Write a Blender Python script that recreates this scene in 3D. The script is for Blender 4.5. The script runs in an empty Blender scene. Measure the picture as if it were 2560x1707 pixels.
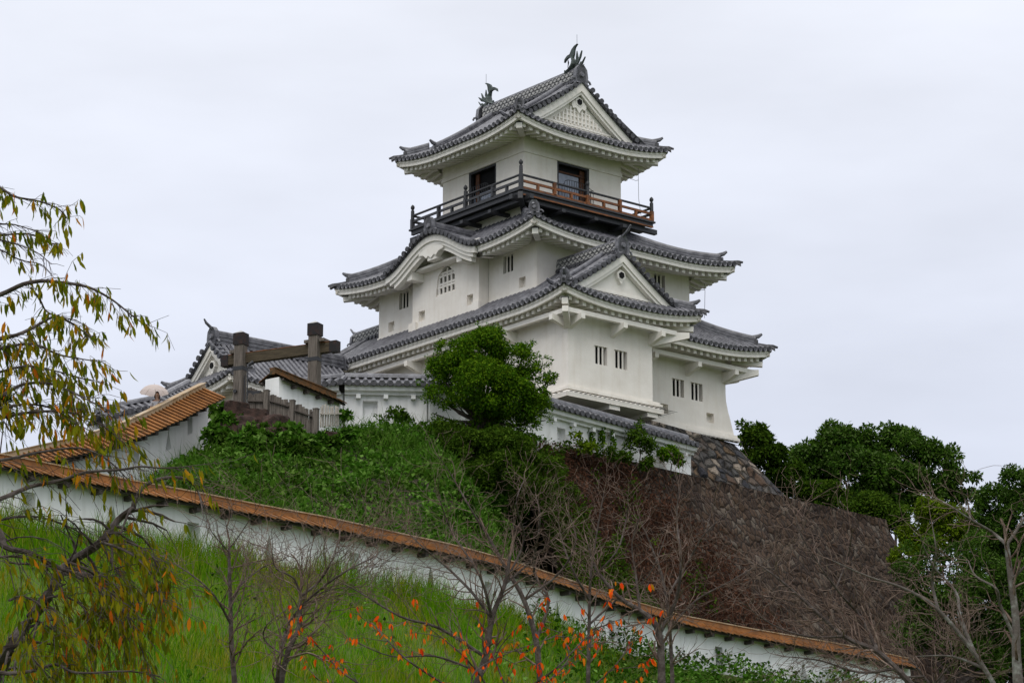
import bpy, math, random
import numpy as np
from mathutils import Vector, Matrix
from mathutils.geometry import tessellate_polygon
random.seed(7); rng = np.random.default_rng(7)
R = math.radians
sc = bpy.context.scene
col = sc.collection

# ------------------------------------------------------------------ camera, sky, sun, exposure
cam_d = bpy.data.cameras.new('camera'); cam = bpy.data.objects.new('camera', cam_d); col.objects.link(cam)
PITCH = R(15); FPX = 7000.0
cam.rotation_euler = (R(90) + PITCH, 0, 0)
cam_d.sensor_width = 36; cam_d.lens = FPX / 2560 * 36
cam_d.clip_start = 0.1; cam_d.clip_end = 3000
sc.camera = cam
SUN_EL, SUN_AZ = 50, 193           # azimuth clockwise from +Y: behind the camera, a little to its left
w = bpy.data.worlds.new('World'); sc.world = w; w.use_nodes = True
nt = w.node_tree; N = nt.nodes; K = nt.links
bgn = N['Background']
sky = N.new('ShaderNodeTexSky'); sky.sky_type = 'NISHITA'; sky.sun_disc = False
sky.sun_elevation = R(SUN_EL); sky.sun_rotation = R(SUN_AZ)
K.new(sky.outputs[0], bgn.inputs[0]); bgn.inputs[1].default_value = 0.05
tc = N.new('ShaderNodeTexCoord'); sx = N.new('ShaderNodeSeparateXYZ'); K.new(tc.outputs['Generated'], sx.inputs[0])
# overcast deck: brighter overhead than near the horizon, with faint cloud structure
rp = N.new('ShaderNodeValToRGB'); K.new(sx.outputs[2], rp.inputs[0])
e = rp.color_ramp.elements
e[0].position = 0.0; e[0].color = (.30, .32, .37, 1); e[1].position = 1.0; e[1].color = (1, 1, 1, 1)
for p_, c_ in ((.12, (.40, .43, .51)), (.24, (.475, .50, .575)), (.42, (.54, .555, .60)), (.6, (.82, .83, .86))):
    q = e.new(p_); q.color = (*c_, 1)
mp = N.new('ShaderNodeMapping'); mp.inputs['Scale'].default_value = (1.5, 1.5, 5.0); K.new(tc.outputs['Generated'], mp.inputs[0])
nz = N.new('ShaderNodeTexNoise'); nz.inputs['Scale'].default_value = 2.8; nz.inputs['Detail'].default_value = 5; K.new(mp.outputs[0], nz.inputs[0])
mr = N.new('ShaderNodeMapRange'); mr.inputs[1].default_value = .3; mr.inputs[2].default_value = .7; mr.inputs[3].default_value = .84; mr.inputs[4].default_value = 1.06
K.new(nz.outputs[0], mr.inputs[0])
mx = N.new('ShaderNodeVectorMath'); mx.operation = 'SCALE'; K.new(rp.outputs[0], mx.inputs[0]); K.new(mr.outputs[0], mx.inputs['Scale'])
bg2 = N.new('ShaderNodeBackground'); K.new(mx.outputs[0], bg2.inputs[0]); bg2.inputs[1].default_value = 1.53
ms = N.new('ShaderNodeMixShader'); ms.inputs[0].default_value = .9
K.new(bgn.outputs[0], ms.inputs[1]); K.new(bg2.outputs[0], ms.inputs[2]); K.new(ms.outputs[0], N['World Output'].inputs[0])
sl = bpy.data.lights.new('sun', 'SUN'); so = bpy.data.objects.new('sun', sl); col.objects.link(so)
sl.energy = 1.0; sl.angle = R(35); sl.color = (1, .96, .9)
sd = Vector((math.sin(R(SUN_AZ)) * math.cos(R(SUN_EL)), math.cos(R(SUN_AZ)) * math.cos(R(SUN_EL)), math.sin(R(SUN_EL))))
so.rotation_euler = sd.to_track_quat('Z', 'Y').to_euler(); so.location = (0, 0, 80)
sc.view_settings.view_transform = 'Standard'; sc.view_settings.look = 'None'
sc.view_settings.exposure = 0.26; sc.view_settings.gamma = 1.0
sc.render.engine = 'CYCLES'; sc.cycles.use_denoising = True; sc.cycles.max_bounces = 6
sc.cycles.transparent_max_bounces = 8

CP, SP = math.cos(PITCH), math.sin(PITCH)
def at(px, py, D):
    """world point at distance y = D seen at photo pixel (px, py)"""
    x, v = (px - 1280) / FPX, -(py - 853.5) / FPX
    r = Vector((x, CP - v * SP, SP + v * CP)); return r * (D / r.y)

# ------------------------------------------------------------------ materials
def mat(name, c, rough=.8, c2=None, scale=6., detail=4, mix=(.35, .65), bump=0., bscale=None, spec=.3, coord='Object', stretch=None, metal=0., streak=None):
    m = bpy.data.materials.new(name); m.use_nodes = True
    nt = m.node_tree; n = nt.nodes; k = nt.links; b = n['Principled BSDF']
    b.inputs['Base Color'].default_value = (*c, 1); b.inputs['Roughness'].default_value = rough
    b.inputs['Specular IOR Level'].default_value = spec; b.inputs['Metallic'].default_value = metal
    tc = n.new('ShaderNodeTexCoord'); vec = tc.outputs[coord]
    if stretch:
        mp = n.new('ShaderNodeMapping'); mp.inputs['Scale'].default_value = stretch; k.new(vec, mp.inputs[0]); vec = mp.outputs[0]
    if c2 is not None:
        t = n.new('ShaderNodeTexNoise'); t.inputs['Scale'].default_value = scale; t.inputs['Detail'].default_value = detail
        t.inputs['Roughness'].default_value = .6; k.new(vec, t.inputs[0])
        r = n.new('ShaderNodeValToRGB'); r.color_ramp.elements[0].position = mix[0]; r.color_ramp.elements[1].position = mix[1]
        r.color_ramp.elements[0].color = (*c, 1); r.color_ramp.elements[1].color = (*c2, 1)
        k.new(t.outputs[0], r.inputs[0]); out = r.outputs[0]
        if streak:
            mp2 = n.new('ShaderNodeMapping'); mp2.inputs['Scale'].default_value = (5, 5, .45); k.new(tc.outputs[coord], mp2.inputs[0])
            t3 = n.new('ShaderNodeTexNoise'); t3.inputs['Scale'].default_value = 1.; t3.inputs['Detail'].default_value = 5; k.new(mp2.outputs[0], t3.inputs[0])
            r3 = n.new('ShaderNodeValToRGB'); r3.color_ramp.elements[0].position = .5; r3.color_ramp.elements[1].position = .78
            r3.color_ramp.elements[0].color = (1, 1, 1, 1); r3.color_ramp.elements[1].color = (*streak, 1); k.new(t3.outputs[0], r3.inputs[0])
            mm = n.new('ShaderNodeMix'); mm.data_type = 'RGBA'; mm.blend_type = 'MULTIPLY'; mm.inputs[0].default_value = 1
            k.new(out, mm.inputs[6]); k.new(r3.outputs[0], mm.inputs[7]); out = mm.outputs[2]
        k.new(out, b.inputs['Base Color'])
    if bump:
        t2 = n.new('ShaderNodeTexNoise'); t2.inputs['Scale'].default_value = bscale or scale * 4; t2.inputs['Detail'].default_value = 5; k.new(vec, t2.inputs[0])
        bp = n.new('ShaderNodeBump'); bp.inputs['Strength'].default_value = bump; bp.inputs['Distance'].default_value = .03
        k.new(t2.outputs[0], bp.inputs['Height']); k.new(bp.outputs[0], b.inputs['Normal'])
    return m

def leaf_mat(name, cols, rough=.8, trans=.25, spec=.03, pos=None, patch=None, pscale=.5):
    """leaves: one colour per leaf, drawn from cols; patch = colours of larger drifts of the same plants"""
    m = bpy.data.materials.new(name); m.use_nodes = True
    nt = m.node_tree; n = nt.nodes; k = nt.links; b = n['Principled BSDF']
    g = n.new('ShaderNodeNewGeometry'); r = n.new('ShaderNodeValToRGB'); r.color_ramp.interpolation = 'LINEAR'
    els = r.color_ramp.elements
    for i, c in enumerate(cols):
        p = (pos[i] if pos else i / (len(cols) - 1))
        q = els[i] if i < 2 else els.new(p)
        q.position = p; q.color = (*c, 1)
    k.new(g.outputs['Random Per Island'], r.inputs[0]); out = r.outputs[0]
    if patch:
        t = n.new('ShaderNodeTexNoise'); t.inputs['Scale'].default_value = pscale; t.inputs['Detail'].default_value = 3
        tc = n.new('ShaderNodeTexCoord'); k.new(tc.outputs['Object'], t.inputs[0])
        r2 = n.new('ShaderNodeValToRGB'); r2.color_ramp.elements[0].position = .42; r2.color_ramp.elements[1].position = .6
        r2.color_ramp.elements[0].color = (1, 1, 1, 1); r2.color_ramp.elements[1].color = (*patch, 1); k.new(t.outputs[0], r2.inputs[0])
        mm = n.new('ShaderNodeMix'); mm.data_type = 'RGBA'; mm.blend_type = 'MULTIPLY'; mm.inputs[0].default_value = 1
        k.new(out, mm.inputs[6]); k.new(r2.outputs[0], mm.inputs[7]); out = mm.outputs[2]
    k.new(out, b.inputs['Base Color']); b.inputs['Roughness'].default_value = rough; b.inputs['Specular IOR Level'].default_value = spec
    t = n.new('ShaderNodeBsdfTranslucent'); k.new(out, t.inputs[0])
    mi = n.new('ShaderNodeMixShader'); mi.inputs[0].default_value = trans
    k.new(b.outputs[0], mi.inputs[1]); k.new(t.outputs[0], mi.inputs[2]); k.new(mi.outputs[0], n['Material Output'].inputs[0])
    return m

def stone_mat(name, cols, scale, joint=(.02, .018, .015), jw=.06, stretch=(1, 1, 1), bump=1.0, dist=.1, patch=None, rot=(0, 0, 0)):
    m = bpy.data.materials.new(name); m.use_nodes = True
    nt = m.node_tree; n = nt.nodes; k = nt.links; b = n['Principled BSDF']; b.inputs['Roughness'].default_value = .85; b.inputs['Specular IOR Level'].default_value = .2
    tc = n.new('ShaderNodeTexCoord'); mp = n.new('ShaderNodeMapping'); mp.inputs['Scale'].default_value = stretch; mp.inputs['Rotation'].default_value = rot
    k.new(tc.outputs['UV'], mp.inputs[0])
    nzv = n.new('ShaderNodeTexNoise'); nzv.inputs['Scale'].default_value = scale * .8; nzv.inputs['Detail'].default_value = 3; k.new(mp.outputs[0], nzv.inputs[0])
    ad = n.new('ShaderNodeVectorMath'); ad.operation = 'MULTIPLY_ADD'; k.new(nzv.outputs['Color'], ad.inputs[0]); ad.inputs[1].default_value = (.35 / scale,) * 3; k.new(mp.outputs[0], ad.inputs[2])
    v = n.new('ShaderNodeTexVoronoi'); v.voronoi_dimensions = '2D'; v.feature = 'F1'; v.inputs['Scale'].default_value = scale; k.new(ad.outputs[0], v.inputs[0])
    v2 = n.new('ShaderNodeTexVoronoi'); v2.voronoi_dimensions = '2D'; v2.feature = 'DISTANCE_TO_EDGE'; v2.inputs['Scale'].default_value = scale; k.new(ad.outputs[0], v2.inputs[0])
    s = n.new('ShaderNodeSeparateColor'); k.new(v.outputs['Color'], s.inputs[0])
    r = n.new('ShaderNodeValToRGB'); r.color_ramp.interpolation = 'CONSTANT' if len(cols) > 3 else 'LINEAR'
    for i, c in enumerate(cols):
        q = r.color_ramp.elements[i] if i < 2 else r.color_ramp.elements.new(i / len(cols))
        q.position = i / len(cols); q.color = (*c, 1)
    k.new(s.outputs[0], r.inputs[0])
    t = n.new('ShaderNodeTexNoise'); t.inputs['Scale'].default_value = scale * 5; t.inputs['Detail'].default_value = 6; t.inputs['Roughness'].default_value = .7; k.new(mp.outputs[0], t.inputs[0])
    r2 = n.new('ShaderNodeValToRGB'); r2.color_ramp.elements[0].position = .3; r2.color_ramp.elements[1].position = .75
    r2.color_ramp.elements[0].color = (.5, .5, .5, 1); r2.color_ramp.elements[1].color = (1.25, 1.25, 1.25, 1); k.new(t.outputs[0], r2.inputs[0])
    mm = n.new('ShaderNodeMix'); mm.data_type = 'RGBA'; mm.blend_type = 'MULTIPLY'; mm.inputs[0].default_value = 1
    k.new(r.outputs[0], mm.inputs[6]); k.new(r2.outputs[0], mm.inputs[7]); out = mm.outputs[2]
    if patch:
        t4 = n.new('ShaderNodeTexNoise'); t4.inputs['Scale'].default_value = .22; t4.inputs['Detail'].default_value = 5; k.new(tc.outputs['UV'], t4.inputs[0])
        r4 = n.new('ShaderNodeValToRGB'); r4.color_ramp.elements[0].position = .4; r4.color_ramp.elements[1].position = .62
        r4.color_ramp.elements[0].color = (1, 1, 1, 1); r4.color_ramp.elements[1].color = (*patch, 1); k.new(t4.outputs[0], r4.inputs[0])
        m4 = n.new('ShaderNodeMix'); m4.data_type = 'RGBA'; m4.blend_type = 'MULTIPLY'; m4.inputs[0].default_value = 1
        k.new(out, m4.inputs[6]); k.new(r4.outputs[0], m4.inputs[7]); out = m4.outputs[2]
    jr = n.new('ShaderNodeMapRange'); jr.inputs[1].default_value = jw * .3; jr.inputs[2].default_value = jw * 1.3; k.new(v2.outputs[0], jr.inputs[0])
    mj = n.new('ShaderNodeMix'); mj.data_type = 'RGBA'; k.new(jr.outputs[0], mj.inputs[0]); mj.inputs[6].default_value = (*joint, 1); k.new(out, mj.inputs[7])
    k.new(mj.outputs[2], b.inputs['Base Color'])
    hr = n.new('ShaderNodeMapRange'); hr.interpolation_type = 'SMOOTHSTEP'; hr.inputs[1].default_value = 0; hr.inputs[2].default_value = .3; k.new(v2.outputs[0], hr.inputs[0])
    h2 = n.new('ShaderNodeMath'); h2.operation = 'MULTIPLY_ADD'; k.new(t.outputs[0], h2.inputs[0]); h2.inputs[1].default_value = .5; k.new(hr.outputs[0], h2.inputs[2])
    h3 = n.new('ShaderNodeMath'); h3.operation = 'MULTIPLY_ADD'; k.new(s.outputs[1], h3.inputs[0]); h3.inputs[1].default_value = .6; k.new(h2.outputs[0], h3.inputs[2])
    bp = n.new('ShaderNodeBump'); bp.inputs['Strength'].default_value = bump; bp.inputs['Distance'].default_value = dist
    k.new(h3.outputs[0], bp.inputs['Height']); k.new(bp.outputs[0], b.inputs['Normal'])
    return m

M = {}
M['plaster'] = mat('white_plaster', (.80, .76, .70), .85, (.71, .665, .60), 1.2, 5, (.4, .75), bump=.15, bscale=14, spec=.15, streak=(.93, .915, .89))
M['wall_white'] = mat('white_limewash', (.80, .80, .79), .85, (.70, .71, .70), 1.0, 5, (.4, .75), bump=.2, bscale=8, spec=.15, streak=(.86, .86, .84))
M['trim'] = mat('white_eave_plaster', (.80, .77, .715), .85, (.70, .66, .59), 2.0, 4, (.45, .8), spec=.15)
M['tile'] = mat('grey_roof_tile', (.055, .055, .066), .42, (.20, .20, .22), 3.5, 6, (.35, .75), bump=.5, bscale=12, spec=.55)
M['tile_dark'] = mat('dark_roof_tile', (.026, .026, .03), .55, (.085, .085, .095), 5, 5, (.4, .7), bump=.4, spec=.5)
M['tile_pale'] = mat('pale_tile_mortar', (.45, .44, .42), .7, (.3, .3, .3), 6, 4)
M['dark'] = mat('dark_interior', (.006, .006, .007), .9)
M['door_wood'] = mat('dark_door_wood', (.11, .04, .014), .6, (.05, .02, .01), 5, 5, (.35, .7), spec=.3)
M['black_wood'] = mat('black_lacquered_wood', (.018, .019, .022), .5, (.035, .036, .04), 6, 4, stretch=(1, 1, 3), spec=.4)
M['red_wood'] = mat('bare_reddish_wood', (.25, .088, .026), .6, (.075, .035, .018), 5, 5, (.35, .7), spec=.3)
M['board'] = mat('orange_roof_board', (.32, .135, .038), .65, (.15, .068, .026), 2.2, 7, (.38, .72), bump=.2, spec=.25)
M['board_old'] = mat('weathered_ridge_board', (.30, .19, .09), .7, (.42, .34, .24), 2, 5, (.35, .65), spec=.2)
M['board_moss'] = mat('mossy_roof_board', (.14, .065, .022), .75, (.05, .04, .022), 4, 6, (.4, .65), bump=.2, spec=.2)
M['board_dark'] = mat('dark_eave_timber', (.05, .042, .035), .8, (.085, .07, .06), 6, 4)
M['grey_wood'] = mat('silvered_timber', (.175, .152, .13), .85, (.06, .05, .043), 3, 6, (.35, .7), bump=.5, bscale=10, stretch=(7, 7, .6), spec=.15)
M['beam_wood'] = mat('mossy_brown_beam', (.095, .075, .048), .85, (.04, .032, .022), 3, 6, (.35, .7), bump=.5, bscale=10, stretch=(.6, 7, 7), spec=.15)
M['pale_wood'] = mat('bleached_picket_wood', (.48, .44, .38), .85, (.3, .27, .24), 4, 5, stretch=(6, 6, .8))
M['iron'] = mat('rusty_iron_cap', (.014, .013, .014), .65, (.045, .02, .013), 5, 5, (.45, .75), spec=.25)
M['bronze'] = mat('green_bronze', (.06, .085, .075), .55, (.025, .03, .028), 7, 5, (.35, .65), bump=.6, bscale=16, spec=.4)
M['metal_black'] = mat('black_metal', (.02, .021, .024), .45, spec=.4)
M['glass'] = mat('window_glass', (.10, .13, .18), .08, (.22, .26, .33), 1.5, 3, spec=.8)
M['soil'] = mat('hill_soil', (.035, .045, .018), .95, (.07, .055, .035), 1.5, 6, bump=.6)
M['grass_ground'] = mat('grassy_ground', (.05, .11, .006), .95, (.08, .10, .015), .8, 6, (.35, .65), bump=.6)
M['bark'] = mat('dark_cherry_bark', (.055, .042, .037), .9, (.13, .11, .10), 8, 5, (.45, .75), bump=.6, bscale=20, spec=.2)
M['bark_red'] = mat('reddish_twig_bark', (.09, .055, .042), .85, (.26, .195, .16), 5, 5, (.4, .75), spec=.2)
M['bark_lichen'] = mat('lichen_covered_bark', (.10, .085, .075), .9, (.20, .20, .18), 6, 6, (.5, .68), bump=.6, bscale=16, spec=.2)
M['stone_base'] = stone_mat('mixed_castle_stone', [(.12, .10, .085), (.075, .073, .075), (.14, .105, .08), (.055, .056, .064), (.17, .14, .11), (.095, .088, .083), (.13, .085, .06), (.05, .05, .058), (.145, .13, .115), (.085, .08, .08), (.17, .115, .07), (.065, .063, .066), (.11, .106, .10), (.36, .30, .24)], 2.2, jw=.085, bump=1.2, dist=.16)
M['stone_wall'] = stone_mat('weathered_brown_stone', [(.074, .046, .029), (.054, .034, .022), (.086, .055, .035), (.064, .040, .025), (.044, .028, .019), (.076, .049, .032), (.104, .077, .055), (.058, .037, .024), (.049, .032, .022), (.125, .102, .08)], 3.5, joint=(.012, .008, .006), jw=.07, stretch=(1.25, .75, 1), bump=.75, dist=.09, patch=(.55, .48, .42), rot=(0, 0, R(-40)))
M['boulder'] = mat('red_brown_boulder', (.07, .04, .032), .9, (.025, .017, .014), 3.5, 7, (.35, .62), bump=1.5, bscale=9, spec=.2)

# ------------------------------------------------------------------ mesh helpers
class MB:
    def __init__(s): s.v = []; s.f = []; s.m = []
    def pts(s, P):
        i = len(s.v); s.v.extend([tuple(p) for p in P]); return list(range(i, i + len(P)))
    def poly(s, P, m=0): s.f.append(s.pts(P)); s.m.append(m)
    def box(s, x0, x1, y0, y1, z0, z1, m=0, T=None):
        P = [(x, y, z) for z in (z0, z1) for y in (y0, y1) for x in (x0, x1)]
        if T: P = [T(*p) for p in P]
        i = s.pts(P)
        for q in ((0, 2, 3, 1), (4, 5, 7, 6), (0, 1, 5, 4), (2, 6, 7, 3), (0, 4, 6, 2), (1, 3, 7, 5)):
            s.f.append([i[a] for a in q]); s.m.append(m)
    def bar(s, p, q, w, h, up=(0, 0, 1), m=0):
        p, q, up = Vector(p), Vector(q), Vector(up); d = (q - p).normalized()
        sd = d.cross(up).normalized(); u = sd.cross(d)
        i = s.pts([a + sd * (w / 2 * x) + u * (h / 2 * y) for a in (p, q) for x, y in ((-1, -1), (1, -1), (1, 1), (-1, 1))])
        for k in range(4):
            s.f.append([i[k], i[(k + 1) % 4], i[4 + (k + 1) % 4], i[4 + k]]); s.m.append(m)
        s.f.append([i[3], i[2], i[1], i[0]]); s.f.append(i[4:8]); s.m += [m, m]
    def tube(s, P, r, n=6, m=0, cap=True):
        P = [Vector(p) for p in P]; rr = r if isinstance(r, (list, tuple)) else [r] * len(P); rings = []
        ref = Vector((0.31, .22, .92))
        for k, p in enumerate(P):
            d = (P[min(k + 1, len(P) - 1)] - P[max(k - 1, 0)]).normalized()
            a = d.cross(ref)
            if a.length < .1: a = d.cross(Vector((1, 0, 0)))
            a.normalize(); b = d.cross(a)
            rings.append(s.pts([p + a * (rr[k] * math.cos(2 * math.pi * j / n)) + b * (rr[k] * math.sin(2 * math.pi * j / n)) for j in range(n)]))
        for A, B in zip(rings, rings[1:]):
            for j in range(n): s.f.append([A[j], A[(j + 1) % n], B[(j + 1) % n], B[j]]); s.m.append(m)
        if cap: s.f.append(rings[0][::-1]); s.f.append(rings[-1]); s.m += [m, m]
    def sweep(s, P, sec, side=None, m=0, cap=True):
        """section (a sideways, b upwards) along path P; up stays vertical"""
        P = [Vector(p) for p in P]; rings = []
        for k, p in enumerate(P):
            d = P[min(k + 1, len(P) - 1)] - P[max(k - 1, 0)]
            a = Vector(side) if side is not None else Vector((d.y, -d.x, 0)).normalized()
            rings.append(s.pts([p + a * q[0] + Vector((0, 0, q[1])) for q in sec]))
        n = len(sec)
        for A, B in zip(rings, rings[1:]):
            for j in range(n): s.f.append([A[j], A[(j + 1) % n], B[(j + 1) % n], B[j]]); s.m.append(m)
        if cap: s.f.append(rings[0][::-1]); s.f.append(rings[-1]); s.m += [m, m]
    def grid(s, rows, m=0):
        ids = [s.pts(r) for r in rows]
        for A, B in zip(ids, ids[1:]):
            for j in range(len(A) - 1): s.f.append([A[j], A[j + 1], B[j + 1], B[j]]); s.m.append(m)
    def build(s, name, mats, parent=None, smooth=False):
        me = bpy.data.meshes.new(name); me.from_pydata(s.v, [], s.f)
        for a in (mats if isinstance(mats, list) else [mats]): me.materials.append(M[a] if isinstance(a, str) else a)
        me.polygons.foreach_set('material_index', s.m)
        if smooth:
            me.shade_smooth()
            me.set_sharp_from_angle(angle=R(40))
        me.update(); o = bpy.data.objects.new(name, me); col.objects.link(o)
        if parent: o.parent = parent
        return o

def np_obj(name, V, F, mats, parent=None, mi=None, smooth=False):
    V = np.asarray(V, np.float32).reshape(-1, 3); F = np.asarray(F, np.int32); k = F.shape[1]
    me = bpy.data.meshes.new(name); me.vertices.add(len(V)); me.vertices.foreach_set('co', V.ravel())
    me.loops.add(F.size); me.loops.foreach_set('vertex_index', F.ravel())
    me.polygons.add(len(F)); me.polygons.foreach_set('loop_start', np.arange(0, F.size, k, dtype=np.int32))
    if smooth: me.polygons.foreach_set('use_smooth', np.ones(len(F), bool))
    for a in (mats if isinstance(mats, list) else [mats]): me.materials.append(M[a] if isinstance(a, str) else a)
    if mi is not None: me.polygons.foreach_set('material_index', np.asarray(mi, np.int32))
    me.update(calc_edges=True); me.validate()
    o = bpy.data.objects.new(name, me); col.objects.link(o)
    if parent: o.parent = parent
    return o

def unit(a): return a / np.maximum(np.linalg.norm(a, axis=-1, keepdims=True), 1e-9)
def leaves(P, D, size, width=.45, droop=0., N=None):
    """diamond leaves folded along the midrib: base points P, directions D (N,3), lengths size"""
    n = len(P); D = unit(D); S = unit(np.cross(D, rng.normal(size=(n, 3)) if N is None else N)); Nn = np.cross(S, D)
    L = np.asarray(size).reshape(-1, 1) * np.ones((n, 1)); W = L * width
    mid = P + D * L * .45
    V = np.stack([P, mid + S * W * .5 + Nn * W * .14, P + D * L - Nn * L * droop, mid - S * W * .5 + Nn * W * .14], 1)
    F = np.arange(4 * n).reshape(n, 4)
    return V.reshape(-1, 3), F
def curled(P, D, size, width=.4, curl=.35):
    """six-sided leaves with a midrib fold and a curled tip"""
    n = len(P); D = unit(D); S = unit(np.cross(D, rng.normal(size=(n, 3)))); Nn = np.cross(S, D); L = np.asarray(size).reshape(-1, 1); W = L * width * rng.uniform(.7, 1.2, (n, 1)); c = rng.uniform(-curl, curl, (n, 1)) * L
    f = lambda t, w_: (P + D * L * t + Nn * c * t * t + S * W * w_ * .5 + Nn * abs(w_) * W * .16)
    V = np.stack([f(0, .06), f(.28, .82), f(.62, .86), f(1., .04), f(.62, -.86), f(.28, -.82), f(.3, 0), f(.64, 0)], 1); i = np.arange(n).reshape(-1, 1) * 8
    F = np.concatenate([i + np.array([[0, 1, 6, 5]]), i + np.array([[1, 2, 7, 6]]), i + np.array([[6, 7, 4, 5]]), i + np.array([[2, 3, 4, 7]])], 0); return V.reshape(-1, 3), F
def blades(P, h, wd, lean, seg=2):
    """grass blades: two quads each, bending over"""
    n = len(P); a = rng.uniform(0, 2 * np.pi, n); S = np.stack([np.cos(a), np.sin(a), 0 * a], 1)
    b = rng.uniform(0, 2 * np.pi, n); B = np.stack([np.cos(b), np.sin(b), 0 * b], 1) * (np.asarray(lean) * np.asarray(h)).reshape(-1, 1)
    H = np.asarray(h).reshape(-1, 1); W = np.asarray(wd).reshape(-1, 1); Z = np.array([[0, 0, 1.]])
    p0, p1, p2 = P, P + Z * H * .6 + B * .35, P + Z * H + B
    V = np.stack([p0 - S * W, p0 + S * W, p1 + S * W * .7, p1 - S * W * .7, p2 + S * W * .1, p2 - S * W * .1], 1)
    i = np.arange(n).reshape(-1, 1) * 6
    F = np.concatenate([i + np.array([[0, 1, 2, 3]]), i + np.array([[3, 2, 4, 5]])], 0)
    return V.reshape(-1, 3), F
def prisms(segs, n=3):
    """tapered n-sided sticks from rows (p0, p1, r0, r1)"""
    A = np.asarray(segs, float); p0, p1, r0, r1 = A[:, :3], A[:, 3:6], A[:, 6:7], A[:, 7:8]
    d = unit(p1 - p0); ref = np.where(np.abs(d[:, 2:3]) > .9, np.array([[1., 0, 0]]), np.array([[0, 0, 1.]]))
    a = unit(np.cross(d, ref)); b = np.cross(d, a); ring = []
    for p, r in ((p0, r0), (p1, r1)):
        for j in range(n):
            t = 2 * np.pi * j / n; ring.append(p + a * r * math.cos(t) + b * r * math.sin(t))
    V = np.stack(ring, 1); m = len(A); i = np.arange(m).reshape(-1, 1) * 2 * n
    F = np.concatenate([i + np.array([[j, (j + 1) % n, n + (j + 1) % n, n + j]]) for j in range(n)], 0)
    return V.reshape(-1, 3), F
def join(*VF):
    V, F, o = [], [], 0
    for v, f in VF: V.append(v); F.append(f + o); o += len(v)
    return np.concatenate(V), np.concatenate(F)

def tag(o, label=None, cat=None, group=None, kind=None):
    if label: o['label'] = label
    if cat: o['category'] = cat
    if group: o['group'] = group
    if kind: o['kind'] = kind
    return o
def empty(name, loc=(0, 0, 0), rz=0, **k):
    o = bpy.data.objects.new(name, None); col.objects.link(o); o.location = loc; o.rotation_euler = (0, 0, rz); o.empty_display_size = .3
    tag(o, **k); return o

def panel(mb, outer, holes, T, depth=.22, mw=0, mr=0, backs=None):
    """wall face with openings: outer and holes are lists of (s, z); T(s, z, d) maps to 3-D, d = depth into the wall"""
    loops = [[Vector((a, b, 0)) for a, b in outer]] + [[Vector((a, b, 0)) for a, b in h] for h in holes]
    flat = [p for L in loops for p in L]; base = mb.pts([T(p.x, p.y, 0) for p in flat])
    for t in tessellate_polygon(loops): mb.f.append([base[i] for i in t]); mb.m.append(mw)
    for h in holes:
        for (a, b) in zip(h, h[1:] + h[:1]):
            mb.poly([T(*a, 0), T(*b, 0), T(*b, depth), T(*a, depth)], mr)
        if backs is not None: backs.poly([T(*a, depth) for a in h])
def rect(s0, s1, z0, z1): return [(s0, z0), (s1, z0), (s1, z1), (s0, z1)]
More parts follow.
